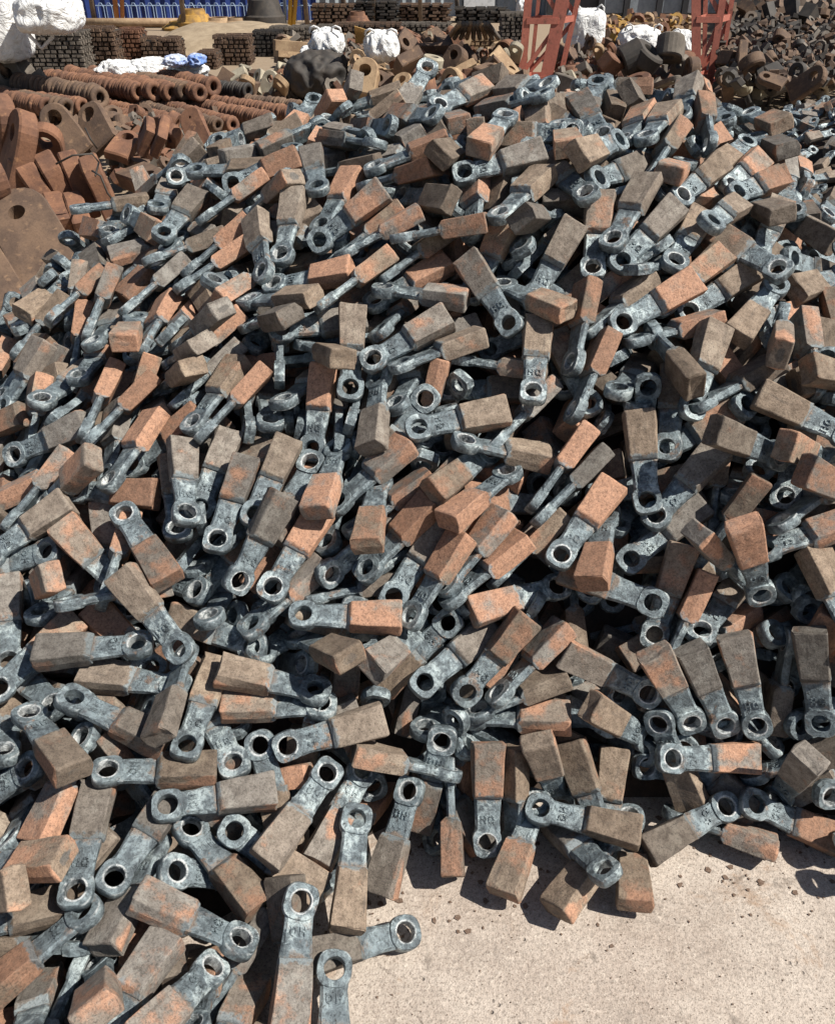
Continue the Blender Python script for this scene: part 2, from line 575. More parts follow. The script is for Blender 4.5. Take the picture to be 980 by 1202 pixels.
# eye centre x, y, z, quaternion w, x, y, z, rust class; first the hammers that stand on their own
HAMMERS = (
    (-.346,.855,.140,.083,.213,.123,.966,1), (-.229,.907,.190,.685,.092,.274,-.669,1), (-.476,1.059,.202,.926,-.037,.168,-.335,1),
    (-.655,.900,.236,.673,.089,-.041,.733,0), (-.517,1.072,.263,.978,.165,.063,.112,0), (-.635,.871,.212,.348,.134,-.077,-.925,2),
    (-.133,1.101,.174,.692,.030,.176,-.699,0), (-.199,1.172,.237,.495,-.050,.241,-.833,0), (-.564,.648,.173,.838,-.017,-.001,.546,1),
    (-.628,1.371,.433,.059,-.010,.104,-.993,0), (-.647,1.122,.309,.993,.015,.084,.081,0), (-.230,1.309,.352,.042,.114,-.066,.990,0),
    (-.018,1.184,.160,.531,.267,.089,-.799,0), (.278,1.166,.119,.977,.155,-.035,-.145,0), (-.837,1.229,.361,.913,-.115,.022,-.391,0),
    (-.529,1.349,.444,.405,.126,-.428,.798,0), (.919,1.290,.271,.603,.214,-.533,.554,0), (-.257,1.412,.485,.983,.180,.036,.008,2),
    (.705,1.187,.099,.229,.011,.225,-.947,0), (-.409,1.476,.535,.622,.578,-.028,.528,1), (-.285,1.210,.284,.909,.384,.042,.156,0),
    (.157,1.121,.064,.646,.301,-.301,.633,1), (.112,1.335,.322,.755,.500,-.149,.398,1), (-.392,.802,.137,.480,-.322,.035,-.815,1),
    (.785,1.307,.241,.547,.249,-.484,.636,0), (-.736,1.237,.400,.972,-.033,.210,-.101,2), (-.011,1.434,.463,.873,.018,-.351,.339,2),
    (-.028,.928,.034,.165,-.145,.156,-.963,0), (-.596,.936,.221,.811,.160,.078,.558,1), (-.552,1.037,.174,.631,.111,-.136,-.756,0),
    (.578,1.244,.199,.932,.343,.108,.037,2), (.717,1.322,.229,.415,.318,-.503,.688,0), (.273,1.200,.096,.528,.131,-.019,-.839,1),
    (.782,1.459,.511,.382,.396,-.602,.579,2), (-.216,1.292,.321,.019,-.026,.066,-.997,2), (.190,1.339,.309,.906,-.175,-.318,.216,2),
    (.535,1.355,.296,.203,.090,-.513,.829,1), (.770,1.187,.110,.933,.290,.162,-.139,2), (-.712,1.191,.332,.562,.261,-.046,-.784,2),
    (.635,1.319,.242,.376,.336,-.536,.677,1), (.537,1.618,.658,.678,.167,-.324,.638,0), (.003,1.764,.770,.936,.334,-.019,.108,0),
    (.331,1.524,.569,.858,.255,-.153,.420,2), (-.698,1.632,.606,.879,.164,.094,-.439,1), (-.462,1.549,.595,.735,.253,-.096,.621,1),
    (-.541,1.313,.362,.064,.030,-.053,.996,0), (-.529,1.366,.398,.648,.258,-.232,-.678,0), (-.127,1.221,.183,.545,-.003,.249,-.800,1),
    (-.115,1.524,.528,.913,.079,-.285,.281,2), (-.110,1.936,.870,.923,.276,-.130,.234,1), (-.490,1.174,.328,.742,.148,.007,.654,1),
    (.217,1.704,.678,.385,.098,-.057,-.916,2), (.560,1.603,.624,.890,.230,-.234,.318,0), (.999,1.698,.786,.247,.043,-.453,.855,0),
    (-.610,.819,.121,.814,-.047,-.368,-.448,1), (-.881,.957,.228,.984,-.059,-.156,-.068,1), (.556,1.445,.396,.733,.328,-.346,.485,1),
    (-.540,1.597,.634,.577,.256,.053,.774,0), (.507,1.961,.957,.864,.427,-.087,.253,2), (-.186,1.653,.629,.929,.070,-.245,.268,2),
    (.015,1.339,.345,.882,.306,-.001,.358,0), (-.330,1.469,.519,.813,.263,-.107,.508,2), (-1.024,1.583,.523,.899,.294,-.118,.302,0),
    (.113,1.725,.752,.987,.003,.144,.072,0), (.230,1.985,.945,.508,.039,-.460,.727,1), (.441,1.130,.074,.370,.157,-.195,-.895,0),
    (.836,1.672,.748,.002,.281,-.493,.823,0), (.067,1.222,.178,.042,-.151,-.302,-.940,0), (.331,1.533,.467,.178,-.022,.294,-.939,1),
    (-.748,1.720,.647,.824,-.050,-.274,.494,2), (.499,2.138,1.107,.855,.100,-.257,.439,0), (-.195,1.783,.697,.626,.147,-.033,-.765,2),
    (.126,2.364,1.217,.923,.363,-.074,.104,0), (.135,1.339,.232,.997,-.025,-.048,-.053,1), (.451,1.634,.601,.565,.171,-.089,-.802,2),
    (.082,1.482,.478,.935,-.114,-.256,.218,2), (-.266,2.301,1.056,.837,.450,-.219,.221,1), (.563,1.316,.239,.575,.599,.126,-.542,0),
    (-.376,1.421,.445,.920,-.000,-.205,.334,1), (-.096,1.917,.828,.591,.345,-.083,-.725,0), (.277,1.808,.843,.729,.174,-.180,.637,0),
    (.846,1.226,.086,.626,.317,-.698,.144,0), (.382,1.891,.882,.763,-.151,-.507,.371,2), (.503,1.554,.533,.890,.321,-.149,.286,1),
    (-.262,1.809,.686,.710,.230,-.317,.585,2), (.395,1.014,.121,.527,-.250,.027,.812,0), (-.276,1.438,.392,.893,-.069,-.185,-.405,0),
    (.520,2.110,1.062,.843,.365,-.120,.377,0), (-.874,.830,.208,.978,.005,.056,.199,0), (-.556,1.836,.742,.843,.008,-.231,.485,1),
    (.382,1.798,.798,.812,-.210,-.451,.304,2), (.587,1.959,.926,.458,.648,-.423,-.438,0), (.656,1.779,.818,.696,.422,-.131,.567,0),
    (.544,1.324,.171,.101,.367,-.427,.821,0), (-.524,1.660,.610,.718,.323,-.066,.613,1), (.497,1.196,.045,.649,.020,-.042,-.760,1),
    (.334,1.227,.066,.420,.410,-.560,.585,0), (.144,1.331,.261,.972,-.131,-.146,.130,0), (.070,1.499,.503,.901,-.033,-.311,.300,1),
    (.420,1.134,.063,.578,.095,-.469,.661,0), (-.096,1.698,.652,.673,.096,-.020,-.733,2), (.055,1.259,.245,.504,.347,.393,-.686,1),
    (-.706,1.536,.453,.323,.233,-.277,.874,1), (-.382,1.606,.626,.762,.254,-.065,.592,0), (-.385,1.056,.199,.935,.207,.179,-.227,0),
    (.222,1.133,.034,.700,.016,-.552,.452,0), (.221,2.113,.996,.912,.047,-.004,-.407,1), (-.361,.639,.124,.746,-.148,.183,.623,1),
    (.866,1.428,.388,.118,.658,-.205,-.715,0), (-.039,1.910,.866,.974,-.106,-.130,.154,0), (.899,2.055,1.059,.460,-.089,-.340,.815,1),
    (.608,1.202,.050,.933,-.303,.068,-.185,1), (-1.077,1.929,.597,.876,.438,-.164,.121,0), (-.085,2.116,.984,.991,-.010,.009,-.134,1),
    (.298,2.089,.972,.771,.389,-.265,.428,0), (.169,1.772,.697,.420,-.136,.294,-.848,1), (-.169,1.902,.808,.651,.290,-.228,.664,0),
    (.802,1.532,.579,.981,.062,-.175,.056,2), (-.371,2.279,1.023,.735,.127,-.267,.610,0), (-.678,.652,.184,.566,-.245,.163,.770,1),
    (.072,1.460,.417,.297,.223,.286,-.883,0), (.075,1.238,.158,.326,.634,-.373,-.594,1), (.007,1.472,.385,.447,-.229,.146,-.852,1),
    (.911,2.077,1.007,.436,.060,.238,-.866,0), (-.930,1.367,.384,.570,.184,-.088,.796,1), (.538,1.451,.489,.209,-.011,-.422,.882,2),
    (-.162,.823,.096,.728,.026,.138,-.671,0), (.681,1.792,.821,.952,-.173,-.192,.165,1), (-.385,2.209,.964,.969,.196,-.139,-.060,2),
    (.963,1.351,.469,.565,.239,-.119,.781,0), (-.378,1.402,.398,.196,-.040,-.390,.899,1), (.693,2.041,.954,.878,.375,-.083,.285,0),
    (.212,2.173,1.159,.887,.002,-.167,.431,0), (-.925,1.293,.378,.831,.309,.050,.461,1), (-.853,1.750,.599,.923,.368,-.079,-.080,2),
    (-.056,1.482,.479,.797,.364,-.118,.467,0), (.450,2.116,1.041,.731,.198,-.278,.591,1), (.581,1.400,.361,.781,-.304,-.535,.106,2),
    (-.238,.792,.048,.656,.032,-.432,.618,0), (.284,1.650,.636,.834,-.321,-.409,.186,2), (.297,1.618,.615,.862,-.328,-.346,.171,0),
    (-.417,2.234,.992,.625,-.089,-.426,.648,0), (-.942,1.744,.560,.902,.224,-.363,.065,1), (.426,1.133,.026,.752,.180,-.241,.587,0),
    (.658,1.431,.418,.905,.107,-.079,.403,0), (-.109,2.130,.948,.952,.165,-.148,.213,2), (.601,1.739,.730,.755,.118,-.352,.540,0),
    (.760,1.508,.503,.389,.117,-.905,.125,1), (-1.176,2.124,.637,.846,.130,-.327,.400,0), (-.760,2.534,1.006,.776,.247,-.025,.579,0),
    (.546,2.455,1.279,.402,-.167,.350,-.830,0), (-.523,1.806,.736,.861,-.246,-.336,.293,2), (-.038,2.438,1.140,.809,.364,-.267,-.378,0),
    (-.825,1.855,.694,.861,-.229,-.324,.317,2), (.649,2.093,1.066,.826,.238,-.035,.509,0), (-1.015,1.710,.535,.833,-.283,-.400,.258,2),
    (-.238,2.080,.963,.912,-.224,-.277,.202,1), (.697,2.291,1.175,.835,.352,.050,.421,0), (-.490,.969,.190,.925,.142,.333,.118,0),
    (-.399,1.176,.267,.478,.070,-.088,.871,0), (.433,1.977,.934,.921,-.138,-.260,.256,0), (.670,1.548,.548,.824,-.277,-.494,-.012,1),
    (-.266,2.373,1.075,.822,.068,-.242,.511,2), (.247,2.572,1.320,.549,.048,.112,-.827,2), (.965,1.839,.839,.653,-.325,-.571,.377,1),
    (-.448,2.158,.938,.961,.015,-.127,-.246,0), (-.037,2.198,1.096,.985,-.128,-.095,-.060,2), (-.858,1.890,.690,.722,-.260,-.445,.462,2),
    (-.347,1.219,.275,.761,.271,.214,-.549,0), (-.188,2.234,1.047,.969,-.081,-.222,.073,1), (-.609,1.369,.360,.352,.085,-.247,.899,2),
    (1.036,1.610,.664,.050,.282,-.512,.810,1), (-.935,1.547,.434,.768,.444,-.458,-.057,2), (.914,2.004,.957,.409,.406,-.546,-.608,0),
    (-.409,.752,.034,.755,-.406,-.370,.359,0), (.989,1.716,.704,.051,-.341,.529,-.776,1), (.541,1.938,.920,.980,-.141,-.099,.104,2),
    (.436,2.238,1.194,.546,-.095,-.265,.789,1), (-.877,1.463,.442,.739,-.059,.024,.671,0), (-.743,2.103,.829,.742,-.165,-.310,.571,2),
    (.741,2.148,1.147,.855,.230,.122,.449,0), (.873,2.373,1.163,.877,.326,.109,.337,2), (-.555,1.106,.172,.429,.069,-.644,.629,1),
    (-.352,2.050,.900,.935,.330,.024,.130,0), (.069,2.865,1.305,.873,.292,.032,.389,1), (.359,2.278,1.117,.501,.086,-.388,-.768,0),
    (.817,2.507,1.262,.628,-.396,-.533,.405,2), (-.879,1.163,.319,.573,.002,.135,.808,0), (.473,2.306,1.215,.833,.377,.169,.367,0),
    (-.889,.904,.193,.862,.361,-.355,.013,1), (-.262,1.755,.676,.521,.188,.178,-.813,1), (.840,1.563,.634,.920,-.239,-.228,.210,0),
    (.486,1.826,.838,.870,.000,.033,.493,0), (-.637,2.115,.835,.906,-.102,-.311,-.270,0), (-.445,2.116,.889,.896,.009,-.225,-.382,0),
    (.081,1.955,.775,.946,.323,-.027,-.016,0), (-.827,1.145,.289,.220,.206,.204,-.931,2), (-.656,2.293,.933,.922,-.206,-.259,.202,2),
    (1.112,1.839,.846,.063,-.189,.313,-.929,1), (-.822,2.291,.870,.882,-.190,-.298,.312,0), (.628,1.302,.163,.788,.493,.089,-.357,1),
    (.190,1.759,.732,.867,-.290,-.314,.256,0), (-.291,2.053,.858,.849,-.174,-.014,-.498,0), (-.685,2.046,.734,.874,-.154,-.260,-.380,0),
    (1.172,2.272,.967,.289,-.099,.267,-.914,0), (.632,2.485,1.283,.858,-.044,-.144,.492,1), (.089,1.313,.251,.370,.629,.212,-.651,2),
    (-.239,1.500,.462,.958,-.257,-.066,.109,0), (-.945,2.272,.808,.739,-.219,-.477,.421,1), (.144,2.114,.980,.810,.258,-.333,.407,1),
    (-.147,1.613,.585,.944,-.132,-.233,.190,2), (-.283,2.463,1.156,.647,.032,-.151,.747,0), (-.119,2.510,1.199,.985,.038,-.157,.065,2),
    (-.647,.817,.113,.458,.438,-.475,-.610,1), (1.053,2.519,1.081,.663,.548,-.228,-.456,0), (.620,2.037,.979,.853,.390,-.113,.327,1),
    (-1.055,2.318,.832,.797,-.282,-.321,.427,2), (-.806,1.275,.342,.340,-.069,-.162,.924,2), (.794,1.261,.124,.939,-.180,-.276,-.097,1),
    (.026,1.277,.130,.883,.115,.239,-.387,1), (-.892,1.598,.523,.069,.145,.292,-.943,0), (-.732,1.844,.616,.913,.252,-.236,.219,2),
    (-1.106,2.619,.835,.531,-.020,.212,-.820,0), (.365,2.705,1.356,.306,-.167,-.067,.935,1), (-.475,1.429,.461,.732,-.124,-.013,.670,0),
    (-.204,1.511,.526,.711,.593,.146,.349,0), (.374,1.739,.602,.586,-.140,-.455,.655,1), (-.638,2.581,1.044,.928,-.141,-.262,.225,2),
    (-1.015,2.028,.709,.806,.097,.080,.578,1), (-.796,2.253,.851,.755,-.048,-.020,-.654,2), (-.574,2.724,1.105,.861,.475,-.096,.155,2),
    (.523,2.536,1.281,.624,-.021,-.255,.739,1), (.582,1.758,.697,.869,.421,-.153,.209,1), (-.794,1.812,.599,.695,-.064,-.416,.583,0),
    (.195,1.555,.474,.873,-.314,-.359,.102,1), (.433,2.527,1.290,.087,-.123,-.552,.820,1), (1.096,3.013,1.255,.735,.146,-.144,-.646,1),
    (.421,1.843,.794,.581,.096,-.287,.755,2), (-.571,1.615,.579,.606,.154,-.124,.770,0), (-.051,1.846,.790,.823,-.093,-.201,.523,0),
    (-.124,2.634,1.238,.370,.036,.180,.911,0), (-.495,2.571,1.054,.893,-.187,-.267,-.310,0), (.934,2.469,1.120,.748,.042,-.091,-.656,0),
    (-.768,2.417,.965,.944,-.220,-.149,.196,1), (.013,1.497,.314,.308,.530,-.238,-.754,1), (.046,2.701,1.305,.397,-.219,-.268,.850,1),
    (-.136,2.477,1.160,.955,-.117,-.144,-.232,2), (.147,2.233,1.099,.720,-.110,-.409,.550,1), (-.331,3.023,1.216,.120,.267,-.527,-.798,0),
    (-.079,2.171,1.005,.934,-.154,-.262,.187,1), (-.828,1.016,.229,.555,-.335,-.119,.752,0), (.631,1.422,.355,.950,-.130,-.121,.258,2),
    (.629,2.383,1.208,.814,-.288,-.369,.343,0), (-.654,2.392,.948,.923,-.160,-.321,.138,2), (.140,2.552,1.248,.512,-.205,.246,-.797,0),
    (1.059,2.817,1.219,.735,.084,-.103,-.664,0), (-.745,1.554,.447,.599,.224,-.184,.746,1), (-.932,2.106,.740,.751,.028,-.037,.658,2),
    (-.370,1.850,.739,.642,.075,.047,.761,0), (.112,1.973,.853,.973,-.171,.037,-.152,0), (-.746,2.534,.968,.386,.248,.081,-.885,2),
    (-.725,1.477,.486,.687,-.284,-.482,.463,2), (-.623,1.965,.742,.893,-.201,-.312,.255,0), (.679,1.511,.413,.248,.141,.347,-.894,1),
    (-1.117,2.850,.996,.982,-.043,-.023,.181,0), (-.702,2.801,1.125,.991,.135,-.021,-.016,0), (-.105,1.234,.115,.458,.359,-.381,.718,1),
    (.833,1.307,.174,.278,.284,.042,.917,2), (.874,2.440,1.166,.828,.341,.082,.437,2), (-.788,1.435,.501,.945,-.251,-.012,.208,0),
    (-.669,2.098,.792,.895,-.004,-.286,-.343,0), (-.748,2.654,.958,.194,.066,.060,-.977,1), (-.399,.689,.157,.628,-.237,.136,.729,1),
    (.018,1.302,.231,.890,-.078,.050,.446,0), (-.094,2.024,.906,.816,-.207,-.217,.494,1), (.554,2.314,1.166,.027,-.036,.491,.870,0),
    (-.915,2.215,.794,.749,-.074,-.122,.647,0), (.768,2.654,1.306,.797,-.112,-.269,.529,0), (-1.295,2.056,.562,.877,.430,-.190,.094,2),
    (.032,3.156,1.373,.513,.133,.301,-.793,0), (.393,2.819,1.368,.439,-.192,-.200,.855,0), (-1.199,2.345,.709,.823,-.279,-.405,.282,1),
    (.005,1.859,.671,.762,-.223,-.605,.068,2), (.701,1.622,.573,.697,-.292,-.616,.222,1), (-.167,1.097,.081,.837,-.035,.083,.540,2),
    (-.359,1.389,.391,.865,.064,.196,.457,0), (.826,1.435,.405,.945,.217,.181,.162,0), (.625,2.159,1.085,.052,.309,-.186,-.931,1),
    (-.930,2.761,1.000,.788,.429,-.194,-.398,1), (.876,1.653,.646,.780,.179,-.376,.468,0), (-.515,1.502,.479,.284,-.168,-.252,.910,1),
    (-.147,1.476,.442,.614,.231,.424,-.624,1), (.736,1.329,.184,.192,.107,-.473,.853,1), (.020,1.858,.800,.379,.254,.412,-.789,0),
    (-.333,1.875,.785,.832,-.115,-.058,.539,0), (-1.007,2.244,.694,.690,-.189,-.553,.427,1), (-.753,3.392,1.101,.955,.260,-.110,.090,0),
    (.750,2.489,1.215,.527,-.067,.035,-.846,1), (.319,1.818,.573,.911,.331,-.243,-.038,0), (.416,1.489,.132,.677,.459,-.451,.357,0),
)
# the hammers of the mass below and behind them
MASS = (
    (-.410,2.336,.970,.395,.246,-.314,-.828,1), (-.258,1.383,.360,.172,-.363,-.311,.862,1), (-.976,2.001,.669,.746,-.345,-.252,.510,2),
    (1.007,2.239,1.025,.851,.424,.295,.098,0), (-.824,2.731,1.031,.700,.088,.034,.708,0), (-1.082,1.998,.568,.728,-.059,-.488,.477,1),
    (-.084,2.705,1.274,.349,-.338,-.417,.769,1), (.443,1.697,.622,.928,.361,-.076,.059,1), (.783,1.790,.816,.884,.338,.086,.310,1),
    (.313,1.720,.572,.073,-.171,.288,-.940,2), (.377,1.621,.443,.366,.604,-.310,-.637,0), (.556,1.830,.849,.494,.494,.431,-.571,0),
    (-1.180,1.763,.506,.971,-.086,-.178,.135,2), (.582,2.533,1.266,.840,-.120,-.203,.489,1), (-.653,.848,.144,.044,-.020,-.367,-.929,0),
    (-.212,1.587,.556,.694,-.107,-.243,.670,0), (-.198,1.806,.700,.584,-.355,-.536,.496,1), (-.221,2.347,1.047,.156,-.050,-.175,.971,0),
    (.995,2.715,1.224,.437,-.020,.213,-.874,0), (-.521,1.523,.454,.913,.085,-.202,.343,1), (.062,1.824,.669,.976,.055,.065,-.201,2),
    (.191,2.036,.849,.917,.324,-.156,.169,1), (.883,1.411,.270,.695,.397,-.522,.295,2), (.715,1.425,.325,.891,-.347,-.197,.216,1),
    (-.671,2.107,.864,.675,-.291,-.222,.640,2), (.872,1.520,.474,.905,.265,.047,.329,0), (-.767,.891,.126,.867,.189,-.120,.445,0),
    (-.266,3.242,1.231,.983,.111,-.128,.073,0), (.602,2.967,1.346,.477,.511,-.390,-.599,1), (.171,2.239,1.056,.797,-.012,-.390,.461,0),
    (.036,1.386,.267,.493,.466,.546,-.492,2), (-.561,2.246,.959,.830,.122,.197,.508,0), (.108,1.922,.809,.075,.546,.489,-.676,0),
    (-.788,2.946,1.116,.270,-.239,.411,.838,1), (-.355,1.966,.814,.600,-.325,-.588,.433,0), (-.456,1.193,.161,.914,-.393,-.098,-.040,2),
    (.925,2.258,1.029,.827,.209,-.127,.506,1), (.540,1.305,.146,.328,-.245,-.443,.798,0), (.268,2.162,1.022,.851,-.317,-.296,.297,1),
    (.416,1.537,.454,.413,.015,-.355,.839,1), (.408,1.592,.363,.455,-.001,-.255,.853,1), (-.426,1.477,.427,.135,.428,.267,-.853,0),
    (.471,1.381,.266,.806,.451,.344,-.168,1), (.478,1.632,.577,.864,.137,.075,.479,0), (-.220,2.291,1.014,.942,-.106,-.302,.101,1),
    (-.265,2.032,.828,.187,-.075,.308,.930,2), (.839,1.830,.781,.418,.198,-.311,.830,2), (-.563,1.544,.520,.716,-.305,-.218,.589,1),
    (.412,2.585,1.295,.685,.076,-.024,-.724,1), (-.793,1.137,.127,.952,.204,.135,.182,1), (-.166,1.831,.749,.618,-.421,-.416,.517,0),
    (.551,2.053,1.061,.898,-.152,.016,.411,2), (.793,2.549,1.247,.826,.317,.178,.430,2), (.656,2.316,1.178,.905,.269,.176,.279,1),
    (.412,1.576,.508,.997,-.023,.005,.068,1), (.924,1.181,.155,.854,.502,.130,-.049,2), (.452,1.561,.284,.935,-.295,-.179,-.085,0),
    (.540,1.284,.123,.891,.431,.140,-.037,0), (.883,1.307,.239,.844,.448,.250,-.157,2), (.903,1.460,.460,.793,.528,.237,-.191,0),
    (-1.054,2.412,.780,.631,-.277,-.551,.471,0), (-.386,3.264,1.142,.846,-.199,-.321,-.376,2), (-.425,1.842,.722,.532,-.320,-.519,.588,0),
    (-.434,2.095,.844,.820,.247,.146,.495,0), (-.517,2.153,.826,.513,-.056,-.491,.701,0), (-.325,1.094,.055,.036,-.452,-.178,-.873,0),
    (.148,1.342,.196,.959,-.072,.224,-.156,0), (-.529,1.559,.503,.830,-.187,.015,.526,0), (.757,1.654,.644,.853,-.071,.040,.515,0),
    (.102,3.151,1.301,.877,.376,-.240,-.178,1), (-.274,1.676,.571,.243,.368,-.253,-.861,2), (-.096,1.328,.309,.360,.462,.639,-.499,0),
    (.741,2.962,1.282,.379,-.331,.287,-.815,0), (-.177,2.345,.995,.083,-.132,-.182,.971,1), (-.011,1.487,.396,.692,.583,.096,-.416,0),
    (.465,1.849,.740,.641,-.413,-.328,.558,1), (1.071,2.439,1.097,.676,.042,-.224,.701,2), (.094,2.365,1.127,.464,.561,-.059,-.683,2),
    (.044,1.151,.029,.656,-.118,-.352,.657,1), (.089,2.924,1.273,.762,.063,-.068,-.641,1), (-.787,1.980,.635,.807,-.080,-.518,.272,1),
    (1.138,2.562,1.128,.663,-.437,-.352,.496,1), (.276,1.492,.448,.129,.467,-.214,-.848,2), (-.466,3.010,1.153,.238,.281,-.660,-.655,0),
    (.252,1.438,.306,.821,.291,.092,.482,1), (-.294,2.103,.891,.871,.395,-.007,.292,1), (.354,2.533,1.231,.709,-.049,-.322,.625,1),
    (-.783,2.151,.785,.977,.153,-.067,.129,0), (-.537,1.926,.645,.927,.202,-.124,-.291,0), (.448,1.333,.216,.201,-.028,-.415,.887,0),
    (-.634,2.047,.798,.914,-.138,-.309,.226,2), (-.069,2.867,1.221,.785,.140,-.187,-.574,0), (-.099,1.331,.114,.422,.055,.360,-.830,1),
    (-.654,3.279,1.128,.385,.506,-.583,-.506,1), (.531,3.005,1.343,.984,-.171,.024,-.037,1), (-.289,1.177,.057,.678,.334,-.348,.554,0),
    (-.590,1.273,.327,.294,-.363,-.206,.860,2), (.271,2.153,1.084,.684,-.147,-.259,.666,0), (1.126,1.894,.853,.125,-.041,.361,-.923,0),
    (-.382,3.389,1.240,.561,.077,.213,-.796,2), (-.279,3.400,1.205,.738,.328,-.512,-.293,0), (-.790,2.873,1.089,.888,.411,.030,.202,0),
    (.641,1.900,.767,.164,-.236,.325,.901,0), (.520,1.693,.491,.893,.319,-.279,.151,1), (-1.341,2.290,.575,.754,-.245,-.459,.401,2),
    (-.091,1.458,.370,.088,-.176,-.316,-.928,1), (-.122,1.394,.418,.833,-.059,-.040,.548,1), (.309,2.143,.899,.879,.355,-.213,.237,0),
    (-.453,1.580,.562,.877,-.158,-.169,.420,0), (.018,1.745,.689,.277,.594,.605,-.453,0), (.825,1.717,.680,.945,.250,-.073,.199,1),
    (-1.023,2.889,.905,.293,-.217,-.421,.831,2), (-.149,2.711,1.238,.254,-.378,-.667,.590,0), (-.320,2.632,1.150,.984,-.046,-.108,-.132,0),
    (-.546,1.004,.124,.610,.550,-.312,-.477,0), (.451,2.017,.785,.456,.342,-.296,-.766,2), (.479,1.564,.401,.664,.290,-.273,.633,2),
    (-.981,2.534,.843,.545,-.073,-.286,.785,0), (-.228,2.931,1.190,.855,-.437,-.270,-.075,0), (1.033,1.225,.233,.104,.357,.323,-.870,0),
    (.462,2.567,1.285,.563,-.188,-.259,.762,1), (-.024,2.271,1.055,.791,.281,.146,.523,0), (1.229,2.573,1.050,.839,.226,.132,.477,0),
    (1.011,1.911,.767,.701,.311,-.222,.602,0), (.561,2.898,1.363,.563,.157,.114,-.803,1), (1.106,1.978,.849,.716,.119,-.239,.644,1),
    (.708,1.903,.769,.900,.088,-.296,.308,1), (-1.208,2.920,.877,.691,-.343,.212,.600,0), (-.588,3.025,1.128,.928,-.277,-.241,.063,0),
    (-.405,2.891,1.173,.921,.027,.002,-.388,0), (.594,1.845,.735,.179,.316,.285,.887,0), (-.608,2.685,1.084,.501,.169,.326,.784,1),
    (-.518,1.639,.589,.458,-.432,-.591,.504,1), (.596,1.447,.239,.098,.057,.180,-.977,1), (-.085,1.316,.032,.700,.179,-.429,.542,0),
    (-.978,2.702,.942,.927,-.080,-.176,.323,0), (-1.215,2.431,.749,.499,-.134,-.035,.855,2), (-1.052,1.908,.531,.788,.008,-.297,.539,1),
    (-.332,1.922,.701,.454,-.492,-.547,.502,2), (-.046,1.988,.875,.950,.263,-.018,.168,0), (-1.021,2.805,.932,.743,.103,-.015,.661,0),
    (.941,2.782,1.276,.666,-.083,-.153,.726,0), (-.926,3.092,.995,.819,-.448,-.357,-.016,0), (-.346,1.134,.141,.739,.196,.249,.594,2),
    (.112,1.282,.193,.918,.114,.300,.233,1), (.241,2.252,1.019,.670,.180,.159,-.703,0), (-.544,2.827,1.049,.502,.419,-.417,-.632,0),
    (-.320,1.549,.508,.149,-.445,.063,.881,2), (.907,1.492,.468,.830,.503,.240,-.019,0), (.541,1.829,.799,.900,-.063,-.000,.431,1),
    (-.708,1.721,.503,.032,.074,-.083,.993,0), (1.001,2.246,.957,.391,-.076,.209,-.893,0), (-.600,1.140,.123,.380,-.081,.125,-.913,2),
    (-.651,1.534,.397,.820,.339,.029,-.460,2), (.659,1.468,.278,.648,.270,.295,-.649,1), (.222,2.261,.976,.314,.544,-.077,-.774,2),
    (-1.155,2.723,.849,.452,.154,.479,.737,0), (-.288,1.145,.135,.809,.036,.206,.549,0), (.565,1.562,.420,.737,-.299,-.459,.397,1),
    (.250,2.188,1.041,.835,-.133,-.218,.488,0), (.007,1.785,.728,.846,.274,.246,.386,2), (.318,2.762,1.338,.825,.381,.280,.309,0),
    (-.551,.708,.102,.571,-.412,-.459,.542,2), (-.144,1.102,.025,.341,.001,-.003,-.940,1), (-.556,1.252,.220,.385,.654,-.225,-.612,0),
    (-1.339,2.677,.737,.057,-.540,.572,.615,0), (-.156,1.812,.694,.049,-.604,-.108,.788,0), (.756,1.681,.585,.989,-.050,.021,.137,1),
    (-.298,1.879,.705,.577,-.427,-.452,.529,2), (.495,1.933,.875,.737,-.338,-.052,.584,0), (.763,1.860,.788,.362,.140,-.288,.875,1),
    (-.715,1.778,.465,.612,.112,-.365,.692,2), (-.458,1.672,.351,.120,.314,-.370,.866,0), (-.116,1.277,.115,.249,.277,-.113,.921,2),
    (-.732,1.260,.356,.246,-.251,-.183,.918,1), (-1.213,2.232,.610,.857,.461,-.228,.040,1), (-.391,2.608,1.147,.816,.234,.053,-.525,0),
    (-.858,1.768,.489,.643,.084,-.041,-.760,1), (.311,2.175,.990,.877,-.342,.265,-.211,1), (-.594,.974,.054,.921,.223,-.117,.298,1),
    (.371,1.369,.084,.995,.061,-.025,-.072,1), (1.096,2.528,1.097,.671,-.365,-.464,.449,0), (-1.154,2.201,.579,.842,.161,-.310,.412,1),
    (-.702,1.399,.347,.070,-.090,-.257,.960,0), (-.655,1.826,.595,.921,.020,-.276,.273,1), (.074,2.061,.857,.196,.011,-.063,.979,0),
    (.918,2.337,1.054,.792,.329,.078,.508,0), (-.775,2.291,.746,.176,.508,-.463,-.704,2), (.893,1.672,.608,.264,.204,.404,-.852,0),
    (-.940,3.012,.912,.508,-.305,-.735,.330,1), (-1.207,2.188,.640,.837,.033,-.264,.477,1), (.106,2.340,1.127,.431,.238,.185,.850,0),
    (-.927,1.153,.177,.937,-.229,-.263,.030,1), (-.739,2.137,.656,.789,.084,-.220,-.568,0), (-.932,2.491,.844,.756,-.558,-.336,.068,0),
    (.865,2.453,1.110,.418,.325,-.032,.848,2), (-.249,3.081,1.260,.165,-.329,.070,.927,2), (.372,1.923,.798,.695,.090,-.193,.687,0),
    (.835,1.484,.299,.944,-.302,.061,-.118,2), (.510,2.163,1.060,.920,.210,-.089,.318,0), (-.976,1.155,.191,.914,.021,-.271,.301,0),
